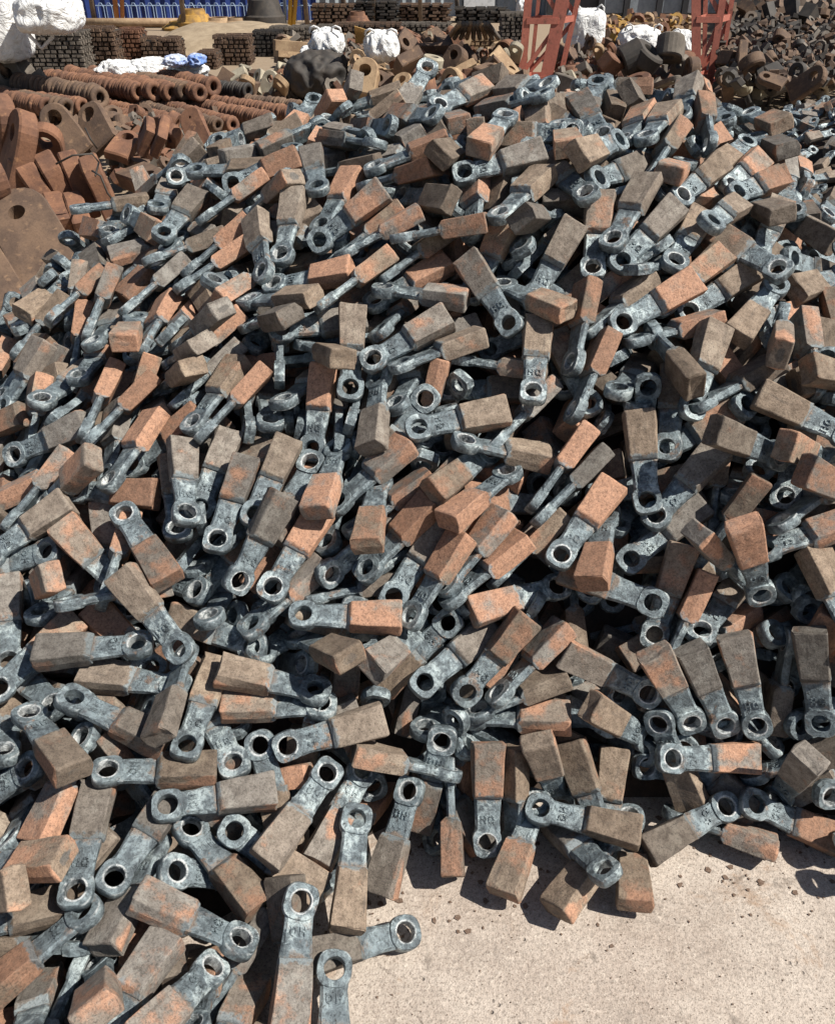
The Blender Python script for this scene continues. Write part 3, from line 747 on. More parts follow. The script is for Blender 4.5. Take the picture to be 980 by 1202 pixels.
    (-.762,2.730,.973,.791,-.456,.186,-.364,1), (-.161,2.080,.864,.194,-.078,.162,.964,1), (-.233,2.270,.988,.972,-.206,-.107,.033,0),
    (.166,1.491,.304,.413,-.138,-.669,.602,0), (.047,2.598,1.238,.145,-.159,-.126,.968,0), (-.240,1.298,.276,.596,-.511,-.362,.503,1),
    (.860,2.022,.933,.851,.392,.211,.277,2), (-.593,1.200,.235,.978,.203,.007,-.044,1), (.973,1.638,.549,.042,-.166,.355,-.919,1),
    (-.334,1.937,.722,.182,.260,.378,-.869,1), (-.249,1.467,.220,.354,.278,-.266,.852,1), (-1.213,2.557,.765,.518,-.167,-.246,.802,1),
    (-1.152,2.549,.865,.499,-.299,-.140,.801,0), (-.091,1.563,.512,.936,-.116,-.127,.307,1), (-.300,3.084,1.221,.671,-.020,.170,-.721,2),
    (.315,2.503,1.249,.835,.482,-.024,-.264,0), (-1.043,2.219,.639,.512,.267,.052,-.815,0), (-.818,2.469,.830,.387,.534,-.527,-.536,0),
    (-.563,1.179,.250,.349,.089,-.225,.905,1), (.804,1.582,.530,.158,.133,.393,-.896,0), (1.029,1.945,.867,.120,-.130,-.202,.963,0),
    (-.049,2.353,.980,.396,.044,-.293,.869,2), (.181,2.712,1.272,.478,.478,-.579,-.456,1), (-.414,1.283,.263,.290,-.104,.018,.951,0),
    (.105,2.549,1.219,.580,-.104,-.340,.733,0), (1.171,2.674,1.082,.625,.082,-.030,-.776,1), (-1.165,1.557,.368,.951,-.265,.153,-.048,0),
    (-.033,2.035,.858,.443,.323,-.040,-.835,1), (.524,2.476,1.251,.803,-.545,.074,.229,0), (.860,1.544,.440,.124,-.140,-.102,.977,1),
    (-.410,1.369,.155,.553,.258,.052,-.790,0), (-.949,3.270,.982,.721,-.479,-.480,.144,1), (.113,1.500,.438,.868,.140,.329,.344,1),
    (-1.195,1.885,.538,.706,.042,-.003,.707,0), (1.126,2.378,.982,.877,.432,.148,.148,0), (-.675,1.482,.349,.824,-.311,.320,-.349,2),
    (.072,1.873,.758,.045,-.139,.172,.974,1), (.701,2.052,.893,.139,-.026,-.025,.990,0), (.721,1.819,.688,.991,.007,.061,-.123,2),
    (.843,3.091,1.290,.461,-.422,-.433,.649,0), (-.215,1.741,.645,.531,-.353,-.480,.602,1), (-.782,.947,.186,.770,.085,.028,.632,0),
    (-.467,1.158,.092,.616,.063,-.549,.562,1), (-.231,1.542,.389,.928,.109,-.163,.318,2), (.149,2.103,.869,.940,.106,.198,-.256,2),
    (-.719,.541,.107,.604,-.059,.068,.792,1), (-.152,1.713,.626,.769,.131,.050,.624,0), (-.799,1.341,.231,.092,.019,.017,.995,0),
    (-.969,1.577,.339,.860,-.479,-.155,.083,2), (-.733,1.055,.077,.007,-.279,-.123,-.952,0), (-.158,2.131,.785,.010,-.050,.030,.998,1),
    (.191,1.376,.227,.867,.435,.091,-.226,0), (.923,1.351,.201,.045,.287,.236,-.927,0), (.844,1.812,.725,.751,-.290,-.353,.475,0),
    (.744,1.852,.624,.014,.051,.398,.916,1), (-1.049,2.375,.722,.673,.528,-.052,-.515,0), (-.607,1.704,.525,.978,.017,-.196,.072,0),
    (-.257,.912,.064,.644,-.146,-.261,.705,1), (-.177,2.780,1.185,.344,.319,.126,-.874,2), (.867,2.180,.934,.816,.341,-.065,.462,0),
    (1.124,2.177,.867,.481,-.108,-.647,.582,0), (-.839,1.026,.095,.975,.074,.060,-.201,0), (.235,1.615,.419,.139,.146,.199,.959,0),
    (.158,1.832,.622,.869,.083,-.265,.409,1), (.934,1.330,.272,.977,.211,.035,.000,2), (-.016,3.128,1.273,.935,-.306,.013,-.178,1),
    (1.006,1.799,.827,.962,-.257,.084,-.035,0), (.876,1.941,.918,.854,.302,.296,.303,0), (-.687,1.517,.407,.457,.074,-.185,.867,2),
    (-.532,2.213,.880,.964,-.244,-.091,-.057,0), (.950,2.535,1.086,.903,-.294,.302,.079,2), (-.584,1.557,.326,.414,.038,-.234,.879,0),
    (.069,2.126,.857,.904,-.316,.285,-.028,2), (.730,1.495,.304,.806,.481,.152,-.309,0), (1.037,1.454,.502,.289,.485,-.036,-.824,1),
    (-.593,1.963,.736,.742,-.312,-.191,.562,0), (.594,2.171,.998,.992,-.119,.027,.001,1), (.990,2.934,1.254,.939,.070,.273,.196,1),
    (-.923,.882,.095,.982,.130,.126,-.050,1), (-.153,2.249,.906,.882,.375,.059,-.279,0), (.812,2.220,.931,.898,-.277,.195,.281,1),
    (-1.229,2.778,.802,.330,-.252,.614,.671,0), (1.033,3.023,1.268,.632,.057,.166,.755,1), (-.363,1.489,.424,.157,.402,.446,-.784,0),
    (-.524,2.295,.938,.057,-.382,-.451,.805,2), (-.800,2.712,.949,.058,-.153,-.149,.975,0), (-.089,2.520,1.134,.519,.033,.064,.852,2),
    (.173,1.981,.750,.573,.063,.025,-.817,0), (.100,2.433,1.112,.532,-.264,-.609,.526,2), (.160,2.827,1.207,.676,-.616,.072,-.398,2),
    (.739,2.783,1.210,.247,-.166,.009,-.955,0), (.976,1.476,.483,.637,.059,-.462,.614,0), (-.546,1.914,.587,.230,.474,-.457,-.716,0),
    (-.937,.985,.195,.701,.021,.319,.637,2), (-.395,2.353,.978,.766,.207,-.098,.600,0), (-1.139,2.476,.685,.941,.215,-.186,-.183,2),
    (-.609,2.198,.754,.094,.537,-.390,-.742,0), (.005,1.444,.287,.037,.207,-.360,-.909,1), (-.295,1.807,.532,.945,.283,-.109,-.126,1),
    (.559,1.831,.598,.274,.229,-.416,-.836,1), (-1.283,1.859,.393,.946,.100,-.278,.132,2), (-.958,1.978,.602,.745,.441,-.149,-.478,1),
    (-.799,2.201,.769,.776,-.022,-.188,.602,0), (-.502,2.695,1.071,.797,-.176,-.283,.504,0), (-.463,1.804,.620,.982,-.172,-.017,-.081,2),
    (.055,1.525,.423,.757,.318,-.268,.504,1), (1.166,2.078,.826,.396,-.053,-.609,.685,1), (-.616,2.045,.715,.772,-.275,-.360,.445,0),
    (-.477,3.495,1.186,.670,.519,-.256,-.465,0), (-.585,2.084,.783,.215,-.118,.453,.857,2), (.341,1.467,.297,.277,.285,-.134,.908,1),
    (.857,2.353,1.081,.881,.211,.247,.343,1), (.909,2.726,1.203,.341,.266,-.105,.896,0), (-.710,1.489,.312,.065,.090,-.240,.965,0),
    (-.489,2.728,1.006,.249,-.031,.385,.888,1), (.139,1.625,.372,.823,-.246,-.511,.040,2), (.571,2.273,.976,.893,.234,.049,-.381,0),
    (1.054,2.382,1.002,.027,-.024,.218,-.975,1), (.416,2.509,1.088,.519,.471,-.237,-.672,2), (.818,3.237,1.206,.917,-.205,-.236,-.246,2),
    (.947,3.093,1.235,.980,-.188,.062,-.030,0), (-1.065,2.485,.745,.333,.068,.473,.813,0), (-.526,2.580,.994,.908,-.337,-.249,-.008,1),
    (-.103,2.694,1.147,.409,-.285,-.522,.692,1), (.772,2.454,1.122,.706,.046,.213,-.674,1), (1.164,1.944,.841,.362,.202,.051,-.909,2),
    (-1.164,2.010,.460,.105,-.259,.562,.778,1), (-1.190,2.258,.567,.523,.390,.031,-.757,2), (-1.155,2.060,.490,.807,-.413,.202,-.371,1),
    (-.135,1.538,.400,.358,.174,.267,-.878,1), (-.266,1.298,.157,.567,-.044,-.359,.740,1), (.522,2.049,.779,.932,.030,.178,-.316,1),
    (-1.227,1.646,.437,.786,-.515,-.324,.110,1), (.118,3.255,1.309,.543,-.270,.166,.778,1), (-.705,2.375,.874,.651,-.204,-.410,.605,0),
    (.496,2.273,1.115,.525,-.060,-.184,.829,1), (-.992,2.094,.563,.854,-.334,-.173,-.359,0), (-.894,2.880,.955,.976,-.184,-.109,.042,1),
    (-.683,2.221,.700,.915,-.228,.203,-.263,1), (-.321,1.632,.424,.925,-.311,-.216,-.011,1), (-.015,2.243,.985,.195,-.222,-.271,.916,0),
    (.466,2.032,.803,.467,.279,.362,-.757,0), (.623,2.240,.965,.507,.308,-.339,-.730,2), (.869,2.085,.808,.171,-.175,.311,-.918,2),
    (-.611,1.712,.426,.160,-.053,.028,.985,1), (.377,1.459,.244,.045,.239,-.044,-.969,1), (.671,1.997,.668,.008,-.015,.354,.935,2),
    (.407,2.246,.968,.898,-.378,.040,.220,0), (1.073,2.088,.786,.333,.234,.253,-.878,2), (-1.427,2.645,.558,.780,.011,-.497,.382,0),
    (-1.274,2.933,.755,.930,-.302,-.208,-.026,0), (-.775,2.922,1.023,.748,-.142,-.294,.578,0), (-.347,3.411,1.211,.683,.561,-.238,-.402,0),
    (-.833,2.876,.937,.887,-.162,-.137,-.411,2), (-.117,1.699,.520,.912,-.176,.234,-.287,1), (.057,2.422,1.111,.487,.021,-.048,.872,0),
    (.264,2.337,1.181,.556,-.530,-.448,.457,1), (.125,2.430,1.187,.647,-.569,-.354,.362,0), (.647,2.558,1.215,.033,-.018,-.379,-.925,0),
    (-1.112,2.382,.638,.863,-.491,-.080,-.087,1), (.467,1.364,.193,.134,-.100,.223,.960,0), (.812,1.771,.723,.630,-.370,-.444,.519,1),
    (.841,2.286,1.005,.653,-.096,-.403,.634,1), (.050,3.261,1.275,.532,-.176,.161,.812,1), (.624,1.587,.536,.901,.140,.063,.406,0),
    (-.184,3.212,1.215,.688,.070,-.017,-.722,1), (-1.270,2.336,.566,.422,.106,-.093,.896,1), (-1.027,2.696,.821,.804,-.493,.046,-.331,0),
    (-.660,3.025,1.076,.478,.556,-.325,-.598,2), (-.203,1.495,.392,.514,.218,-.300,.773,1), (.053,2.276,.988,.374,.675,-.407,-.489,2),
    (.224,3.138,1.204,.492,.064,-.328,-.804,1), (.286,2.280,1.152,.817,.047,-.018,.574,1), (.699,2.280,1.086,.062,-.014,-.192,.979,2),
    (-1.318,2.518,.573,.432,.418,.051,-.798,1), (-.704,2.525,.848,.187,-.101,.550,.808,0), (-.407,1.033,.066,.706,.214,.001,.675,0),
    (-.624,1.485,.363,.874,-.342,-.145,.313,2), (-.039,1.920,.657,.371,.007,-.292,.882,1), (.432,2.186,.917,.483,.180,-.297,.804,1),
    (.590,2.611,1.118,.741,.017,.019,-.671,0), (.940,1.851,.747,.766,-.057,-.117,.629,1), (.028,2.270,.849,.361,.097,-.306,.875,0),
    (.764,1.556,.326,.511,.251,.306,-.763,1), (-1.433,2.960,.624,.568,-.704,-.372,-.207,0), (-1.175,3.058,.827,.602,-.616,-.445,.245,1),
    (1.447,3.054,.927,.403,.345,.233,.815,0), (.804,2.735,1.289,.461,.108,.062,-.878,1), (-.931,2.864,.972,.438,-.365,-.058,.820,1),
    (-.426,2.245,.926,.455,-.174,.087,.869,0), (-.338,2.728,1.122,.839,-.332,.184,-.389,2), (-.057,1.675,.537,.865,.351,-.202,.296,1),
    (-.749,1.295,.248,.136,.224,-.272,-.926,1), (-.746,.935,.073,.623,.708,-.191,-.273,1), (-.554,2.650,.880,.811,-.397,-.423,-.073,1),
    (-.340,2.574,1.034,.797,.294,.083,-.521,1), (-.210,2.127,.816,.985,-.125,.029,-.112,1), (.197,2.358,1.042,.626,.200,.130,-.743,1),
    (-.927,1.655,.299,.971,-.201,.095,-.087,0), (-.632,1.226,.153,.787,.173,.268,-.528,1), (-.161,2.425,.908,.229,-.008,-.269,.935,0),
    (.034,1.884,.572,.093,.191,-.396,-.893,2), (1.278,2.664,.908,.422,.206,.096,.877,0), (-.681,1.088,.232,.650,.002,.037,.759,1),
    (.727,1.317,.143,.722,.002,.061,.689,0), (-1.145,2.817,.827,.219,.576,-.396,-.681,2), (-.887,1.165,.272,.055,.175,-.545,-.818,2),
    (-.869,2.371,.764,.355,.064,-.025,.932,0), (-.854,1.905,.567,.889,.225,-.073,-.392,1), (-.495,2.908,1.100,.096,-.411,-.693,.584,1),
    (.357,2.643,1.222,.987,.017,-.117,-.112,1), (.518,3.013,1.243,.934,-.336,-.070,.096,1), (.959,1.847,.717,.712,.217,.157,-.649,0),
    (-1.151,1.940,.453,.905,.236,-.089,-.341,0), (-.816,1.687,.297,.780,-.285,-.016,-.558,1), (-.362,2.263,.794,.506,.171,.123,-.836,0),
    (-.241,2.071,.720,.410,.702,-.303,-.496,0), (-.223,2.366,.986,.223,.675,-.371,-.598,0), (.197,1.980,.687,.284,.365,-.374,-.804,0),
    (-.038,2.316,.982,.810,.369,.118,-.439,1), (.085,2.428,1.011,.786,-.041,-.460,.411,1), (-.024,2.955,1.128,.938,-.254,-.215,-.094,2),
    (.317,1.766,.524,.046,-.188,-.365,-.911,0), (.261,2.396,1.095,.544,.475,.045,-.691,1), (-.783,1.827,.426,.018,-.094,.311,.946,1),
    (-.765,2.176,.625,.273,-.092,-.263,.921,2), (-.752,1.448,.224,.334,.057,.186,-.922,0), (-.018,1.478,.245,.914,.368,.014,.171,1),
    (.333,1.541,.263,.070,.181,.121,.973,1), (.469,1.949,.617,.119,.026,.322,-.939,2), (.332,2.194,.918,.879,.341,.165,-.290,1),
    (.732,2.033,.647,.293,.377,-.419,.772,0), (.689,2.686,1.094,.641,-.215,-.434,.596,0), (.712,1.709,.434,.702,.548,-.089,-.446,1),
    (.839,1.882,.619,.431,-.092,-.705,.556,1), (-.818,3.618,1.043,.008,.420,-.754,-.505,0), (.027,3.066,1.267,.675,.039,-.077,-.733,1),
    (1.169,2.282,1.044,.637,.504,.137,-.567,1), (.960,1.104,.095,.902,-.369,.079,.211,0), (-.298,1.522,.418,.875,-.082,-.034,.476,1),
    (-.521,2.016,.764,.760,-.188,-.230,.579,1), (-1.227,2.757,.727,.503,.295,-.085,-.808,0), (-.541,2.304,.870,.563,-.132,-.475,.663,0),
    (-.412,2.339,.923,.929,.179,-.138,-.293,1), (-.294,3.333,1.119,.520,.517,-.621,-.277,0), (-.114,3.067,1.204,.679,.104,-.008,-.727,1),
    (.105,2.672,1.178,.163,.075,.535,.826,1), (.061,3.175,1.270,.597,.220,.139,-.758,1), (.304,2.933,1.275,.143,.323,-.000,-.936,2),
    (.603,2.425,1.158,.205,.065,-.164,.963,2), (.846,2.505,1.143,.125,-.001,-.381,-.916,1), (.950,2.835,1.251,.678,-.002,.095,.729,0),
    (-1.142,1.869,.417,.883,.030,.034,-.467,0), (-1.039,1.319,.271,.829,-.216,-.152,.493,0), (-1.068,1.691,.320,.942,-.094,-.324,.007,1),
    (-1.020,2.011,.515,.974,-.042,-.221,-.039,0), (-.655,2.364,.765,.902,-.261,-.060,-.340,0), (-.434,2.209,.836,.308,-.476,-.561,.603,0),
    (-.362,2.543,.953,.196,.506,-.469,-.696,1), (.209,2.036,.727,.019,-.111,.094,-.989,1), (.082,2.684,1.173,.386,.300,.090,-.868,0),
    (.468,1.628,.470,.188,.035,.368,.910,1), (.668,2.540,1.117,.960,-.259,.109,-.014,2), (.868,2.895,1.219,.954,.067,.236,-.170,1),
    (1.135,2.739,1.072,.592,.428,.049,-.681,2), (-1.064,2.390,.566,.392,.242,.029,-.887,0), (-.803,2.469,.679,.784,-.457,-.347,-.236,1),
    (-.365,1.654,.402,.843,-.409,-.310,.160,1), (-.268,1.995,.555,.942,-.030,-.046,-.332,2), (.014,1.725,.463,.005,.017,-.395,-.918,0),
    (-.185,2.203,.801,.938,.325,.019,-.116,0), (.147,1.973,.605,.928,.075,-.283,.231,0), (1.523,3.460,.451,.758,-.338,.208,-.518,1),
    (-1.267,2.939,.699,.726,-.203,-.441,.487,1), (-.870,3.607,.926,.861,-.123,-.402,-.288,0), (-.590,3.608,1.131,.448,-.441,-.053,.776,0),
    (-.395,3.674,1.098,.192,.204,-.749,-.600,1), (.394,3.222,1.318,.614,-.368,.035,.697,1), (.533,3.678,1.058,.748,.300,-.575,-.143,1),
    (1.582,3.135,.793,.048,.390,.132,.910,0), (-.553,.593,.133,.526,-.139,.158,.824,1), (.414,1.220,.045,.821,.112,.081,.555,1),
    (1.020,1.379,.336,.395,.639,.387,-.535,0), (-.407,1.755,.567,.724,-.233,-.378,.527,0), (.223,3.028,1.271,.707,.209,-.143,-.661,1),
    (-.986,1.559,.403,.309,.503,-.476,-.651,0), (-.841,3.028,1.008,.994,.066,.003,-.091,1), (-.649,3.257,1.038,.687,-.399,-.411,.447,2),
    (-.536,.709,.142,.945,.039,.198,-.258,0), (-.482,2.841,1.028,.716,-.528,.067,-.452,2), (.423,2.844,1.248,.888,-.453,-.023,.071,1),
    (.618,3.102,1.245,.033,.059,-.592,-.803,0), (1.784,3.617,.341,.072,.239,.387,.888,0), (-1.369,2.717,.617,.796,-.258,-.145,.528,0),
    (-1.140,2.283,.593,.180,.669,-.440,-.571,1), (-1.133,2.654,.684,.389,.529,-.429,-.621,0), (-.880,2.408,.721,.451,-.331,-.727,.397,0),
    (-.658,2.003,.600,.224,.048,-.225,.947,1), (-.754,2.178,.749,.521,-.575,-.479,.410,2), (-.874,2.772,.858,.806,-.518,.011,-.287,1),
    (-.688,3.075,1.009,.893,-.316,-.113,.299,2), (-.592,1.453,.308,.907,.373,-.084,-.175,0), (-.272,1.786,.485,.262,-.020,-.416,-.870,1),
    (-.342,1.822,.586,.752,.437,-.012,-.494,2), (.019,1.785,.608,.923,.226,.098,-.297,2), (-.070,2.454,1.010,.850,-.399,.204,-.277,0),
    (.602,2.379,1.043,.417,.395,-.450,-.684,0), (.750,2.237,.950,.495,.028,-.616,.613,2), (.867,2.657,1.145,.429,.049,-.030,.902,2),
    (.809,2.068,.886,.931,.260,.131,.222,2), (.971,2.872,1.216,.492,-.069,.130,.858,1), (1.113,1.224,.080,.138,-.051,-.491,.859,1),
    (1.068,2.164,.792,.262,-.149,.186,-.935,1), (-.969,1.796,.347,.048,.163,-.548,-.819,2), (-.743,1.422,.266,.477,.386,.043,-.788,0),
    (-.801,2.218,.581,.715,-.256,-.580,.296,0), (-.472,1.714,.418,.358,.114,-.014,.927,0), (-.489,1.261,.110,.755,-.286,-.524,.271,2),
    (-.240,1.521,.207,.205,.186,-.335,.901,1), (-.460,2.339,.746,.916,.265,-.295,.061,1), (-.121,2.113,.765,.249,-.089,.187,.946,0),
    (-.158,2.401,.957,.069,.309,.217,-.923,1), (.009,1.677,.428,.330,.553,-.309,-.699,2), (.097,2.561,1.048,.395,.672,-.343,-.525,2),
    (.505,2.195,.850,.030,.051,-.369,.927,1), (.362,2.329,.961,.166,.170,.229,.944,1), (.878,1.607,.361,.948,-.184,-.233,-.114,1),
    (-1.257,2.841,.750,.176,-.191,.519,.814,2), (-.988,3.296,.973,.526,-.012,.470,.709,1), (-.286,3.405,1.146,.956,-.115,-.267,.045,0),
    (-.167,3.458,1.160,.947,-.153,-.251,-.132,0), (.758,3.485,1.167,.582,-.108,-.110,-.799,0), (.744,3.458,1.222,.057,.026,-.429,-.901,0),
    (1.204,3.065,1.183,.380,-.152,-.383,.828,0), (-.476,.566,.126,.480,-.304,-.043,.822,0), (-1.041,1.515,.411,.645,-.068,-.222,.728,1),
    (.778,1.787,.724,.650,-.199,-.397,.617,1), (-.821,3.340,1.052,.808,.208,-.097,-.543,0), (-2.162,4.027,.083,.609,.076,.097,.784,2),
    (-1.299,2.257,.654,.307,-.347,-.244,.852,0), (-.517,3.307,1.109,.687,-.048,-.054,-.723,2), (.231,3.020,1.303,.985,.155,-.063,-.041,0),
    (-1.434,.819,.143,.044,-.317,.570,.757,1), (-1.615,1.026,.106,.774,.222,.016,-.592,1), (-1.686,.967,.040,.782,.017,-.229,.580,1),
    (-1.748,1.261,.074,.953,.087,-.278,-.086,1), (-1.633,1.249,.098,.832,-.154,-.376,.379,1), (-1.628,1.676,.138,.498,.414,-.551,-.527,2),
    (-1.597,1.636,.222,.249,-.263,.167,.917,1), (-1.638,1.915,.189,.736,-.051,-.459,.495,1), (-1.603,2.189,.314,.803,.130,.043,-.580,0),
    (-1.602,2.453,.333,.814,-.183,.027,-.551,0), (-1.625,2.556,.257,.193,.522,-.746,-.366,0), (-1.666,2.709,.263,.671,-.377,.061,-.635,0),
    (-1.553,.710,.065,.968,.169,.091,.164,0), (-1.538,1.029,.128,.590,.496,-.338,-.539,0), (-1.402,1.186,.208,.525,.186,.044,-.829,1),
    (-1.304,1.182,.204,.445,.075,.067,.890,0), (-1.473,1.213,.197,.486,-.464,-.468,.574,0), (-1.430,1.724,.224,.632,.406,-.515,-.414,1),
    (-1.347,1.851,.342,.409,.308,-.273,-.814,0), (-1.506,1.700,.259,.847,-.059,-.207,.486,1), (-1.364,2.020,.445,.065,.306,.105,-.944,2),
    (-1.524,2.189,.399,.855,-.348,.196,-.332,1), (-1.439,2.164,.354,.568,-.181,-.584,.550,0), (-1.344,2.545,.598,.447,.421,-.200,-.763,0),
    (-1.447,2.542,.465,.505,-.347,-.732,.298,1), (-1.211,.757,.056,.130,-.070,.144,-.978,1), (-1.290,.613,.054,.811,-.078,-.289,.503,1),
    (-1.373,.916,.124,.760,-.334,-.396,.392,0), (-1.292,.937,.159,.831,-.137,-.241,.483,0), (-1.205,1.217,.217,.104,.100,-.162,.976,2),
    (-1.281,1.515,.267,.549,.612,-.509,-.256,0), (-1.422,1.451,.235,.905,.080,-.282,.310,0), (-1.372,1.582,.249,.857,-.167,-.408,.266,1),
    (-1.136,1.728,.354,.193,.030,-.243,.950,0), (-1.397,1.855,.395,.953,.038,-.150,.261,1), (-1.268,2.087,.535,.615,-.100,-.021,.782,2),
    (-1.410,2.299,.418,.841,-.218,-.087,-.487,0), (-1.298,2.730,.704,.396,.434,.013,-.809,0), (-1.226,.512,.028,.818,.141,-.293,.474,0),
    (-1.037,.787,.159,.373,.288,.166,-.866,0), (-1.078,.950,.163,.201,.034,.106,-.973,0), (-1.177,1.259,.277,.498,.569,-.238,-.609,2),
    (-.984,1.283,.328,.179,.413,-.454,-.769,0), (-1.008,1.328,.331,.239,.055,.539,.806,0), (-1.058,1.603,.365,.324,.178,.195,.908,1),
    (-.919,.472,.050,.653,.056,-.096,.749,1), (-.796,.880,.100,.245,-.070,.111,-.961,0), (-1.098,.829,.136,.850,-.375,-.202,.309,1),
    (-1.071,2.194,.583,.953,.168,-.116,-.223,0), (-.858,2.711,.927,.369,-.526,-.551,.532,1), (-.870,3.235,.962,.087,-.294,.664,.682,1),
    (-.824,.545,.102,.980,.006,.195,-.033,2), (-.705,3.365,1.060,.086,.214,-.024,-.973,1), (-.637,3.462,1.102,.099,.307,-.089,-.942,1),
    (-.670,.631,.047,.897,.010,-.122,-.424,0), (-.526,.600,.046,.042,.302,-.186,.934,0), (-.760,1.982,.603,.970,-.061,-.227,-.060,0),
    (-.583,3.272,1.077,.302,.337,-.465,-.761,0), (-.777,3.540,.976,.778,-.586,-.188,-.123,2), (-.407,2.369,.896,.686,.156,-.277,.654,0),
    (-.316,3.123,1.140,.350,-.269,-.224,.869,2), (-.361,3.386,1.119,.180,-.041,.704,.686,0), (-.572,3.500,1.059,.842,-.384,-.082,.370,1),
    (-.405,2.968,1.124,.816,.337,-.143,-.447,1), (-.429,3.059,1.104,.862,-.414,.046,-.287,0), (.024,2.291,.987,.440,-.212,-.788,.375,0),
    (-.057,3.021,1.152,.375,.014,-.072,.924,1), (.058,3.114,1.233,.252,-.044,.446,.858,2), (.068,3.321,1.120,.022,.198,.495,.846,1),
    (.094,3.009,1.276,.391,.232,.015,-.890,1), (.518,3.127,1.262,.151,-.101,.744,.643,1), (.534,2.857,1.312,.700,.233,.197,-.646,1),
    (.575,2.806,1.221,.990,.051,-.083,.107,2), (.793,2.747,1.213,.695,-.289,-.362,.549,2), (.836,2.995,1.279,.609,-.473,-.183,.610,1),
    (1.058,1.323,.311,.767,.337,-.247,.487,1), (1.069,1.447,.430,.739,-.205,-.492,.412,0), (1.141,2.939,1.158,.509,.274,-.364,-.730,1),
    (.926,3.154,1.227,.589,-.703,-.084,.389,1), (1.267,1.098,.068,.241,.327,.204,.891,0), (1.240,1.130,.139,.551,-.178,-.668,.467,2),
    (1.340,1.395,.385,.072,.078,-.343,-.933,1), (1.043,1.495,.546,.969,-.080,.227,-.058,1), (1.145,1.527,.625,.746,.133,.021,.652,1),
    (1.311,1.819,.724,.179,.186,.284,.924,2), (1.194,2.102,.893,.505,.125,.327,-.789,2), (1.095,2.079,.866,.875,.132,.104,.454,0),
    (1.087,2.296,.876,.983,.170,-.061,.044,1), (1.138,2.626,1.070,.837,-.351,.415,-.062,2), (1.220,2.946,1.131,.794,.068,.398,.454,1),
    (1.034,3.259,1.092,.976,-.205,.070,-.036,2), (1.283,1.140,.167,.959,-.176,.102,-.198,0), (1.396,1.281,.332,.380,.284,.300,-.828,1),
    (1.268,1.490,.504,.865,.361,.156,-.311,2), (1.404,1.556,.504,.331,.212,-.273,.878,1), (1.192,1.655,.677,.977,.028,.112,.181,1),
    (1.303,1.764,.678,.990,-.027,.050,.127,0), (1.415,2.055,.764,.481,.293,-.215,-.798,1), (1.470,2.087,.762,.519,.130,-.009,.845,2),
    (1.313,2.449,.843,.671,.261,-.319,-.616,1), (1.437,2.345,.850,.508,.077,-.227,.827,1), (1.350,3.298,.940,.826,-.066,.256,-.499,1),
    (1.440,1.143,.167,.958,-.003,-.276,-.079,2), (1.336,1.255,.276,.931,-.356,.050,-.064,0), (1.432,1.324,.304,.965,-.167,-.188,.079,2),
    (1.524,1.465,.502,.817,.171,.002,.551,0), (1.625,1.826,.651,.520,.104,.242,-.812,1), (1.552,1.728,.642,.683,.140,.012,.717,2),
    (1.542,1.856,.745,.849,-.368,.119,.359,1), (1.658,2.031,.712,.514,-.113,-.434,.731,0), (1.482,2.422,.869,.872,.059,.280,-.397,0),
    (1.566,2.589,.825,.541,.060,-.015,-.839,0), (1.431,3.173,.833,.831,.391,-.045,-.394,1), (1.532,.979,.063,.983,.004,-.165,-.081,1),
    (1.555,1.114,.190,.962,.050,-.230,.136,1), (1.581,1.293,.328,.932,-.116,.295,-.175,1), (1.648,1.314,.332,.672,-.255,-.610,.333,1),
    (1.595,1.499,.437,.801,.288,-.101,.515,1), (1.541,1.603,.610,.901,-.267,.025,.342,0), (1.865,1.861,.601,.047,.011,-.509,-.860,0),
    (1.787,1.876,.642,.564,.114,.030,.817,0), (1.654,2.787,.742,.775,-.593,.190,.113,1), (1.647,2.835,.761,.631,-.709,.211,.234,0),
    (1.697,3.078,.658,.481,-.292,.098,-.821,0), (1.748,.815,.076,.838,.107,-.086,.529,0), (1.747,1.056,.167,.850,-.008,-.254,.462,2),
    (1.827,1.243,.289,.981,-.002,-.046,.189,0), (1.699,1.326,.386,.866,-.454,-.129,.168,1), (1.930,1.516,.443,.167,-.050,.265,-.948,1),
    (1.948,1.724,.575,.011,-.008,.318,.948,2), (1.939,1.887,.609,.300,.470,-.318,-.767,1), (1.902,2.030,.645,.023,-.285,-.565,-.774,1),
    (1.826,2.769,.611,.844,.041,.216,.489,1), (-1.479,1.028,.071,.265,.075,.532,.801,1), (-1.538,1.454,.177,.512,.339,.044,-.788,0),
    (-1.515,1.694,.218,.427,.466,-.150,-.760,0), (-1.583,1.915,.105,.489,.242,-.379,-.748,1), (-1.596,2.157,.242,.823,.283,-.087,-.485,1),
    (-1.615,2.422,.224,.831,-.023,-.241,-.501,0), (-1.390,1.022,.172,.127,.466,-.303,-.822,2), (-1.412,.967,.082,.671,-.492,-.477,.283,1),
    (-1.390,1.245,.163,.076,-.142,.606,.779,2), (-1.475,1.453,.141,.759,-.581,-.285,-.075,1), (-1.421,1.638,.201,.383,.282,-.258,-.841,1),
    (-1.430,1.982,.269,.726,-.261,-.412,.485,0), (-1.536,2.418,.380,.822,.345,-.134,-.433,2), (-1.303,.766,.031,.597,.016,-.172,.784,2),
    (-1.231,.867,.101,.494,-.048,-.108,.861,1), (-1.235,1.265,.209,.270,.125,.131,-.946,2), (-1.310,1.431,.262,.673,.274,.122,-.676,0),
    (-1.255,1.408,.234,.793,-.190,-.241,.527,1), (-1.350,1.706,.239,.965,.116,-.186,-.141,0), (-1.271,1.597,.311,.756,-.159,-.153,.616,0),
    (-1.359,1.728,.297,.634,-.618,-.413,.215,1), (-1.216,2.484,.620,.286,-.304,.028,.908,1), (-1.406,2.661,.516,.953,.046,-.281,.108,0),
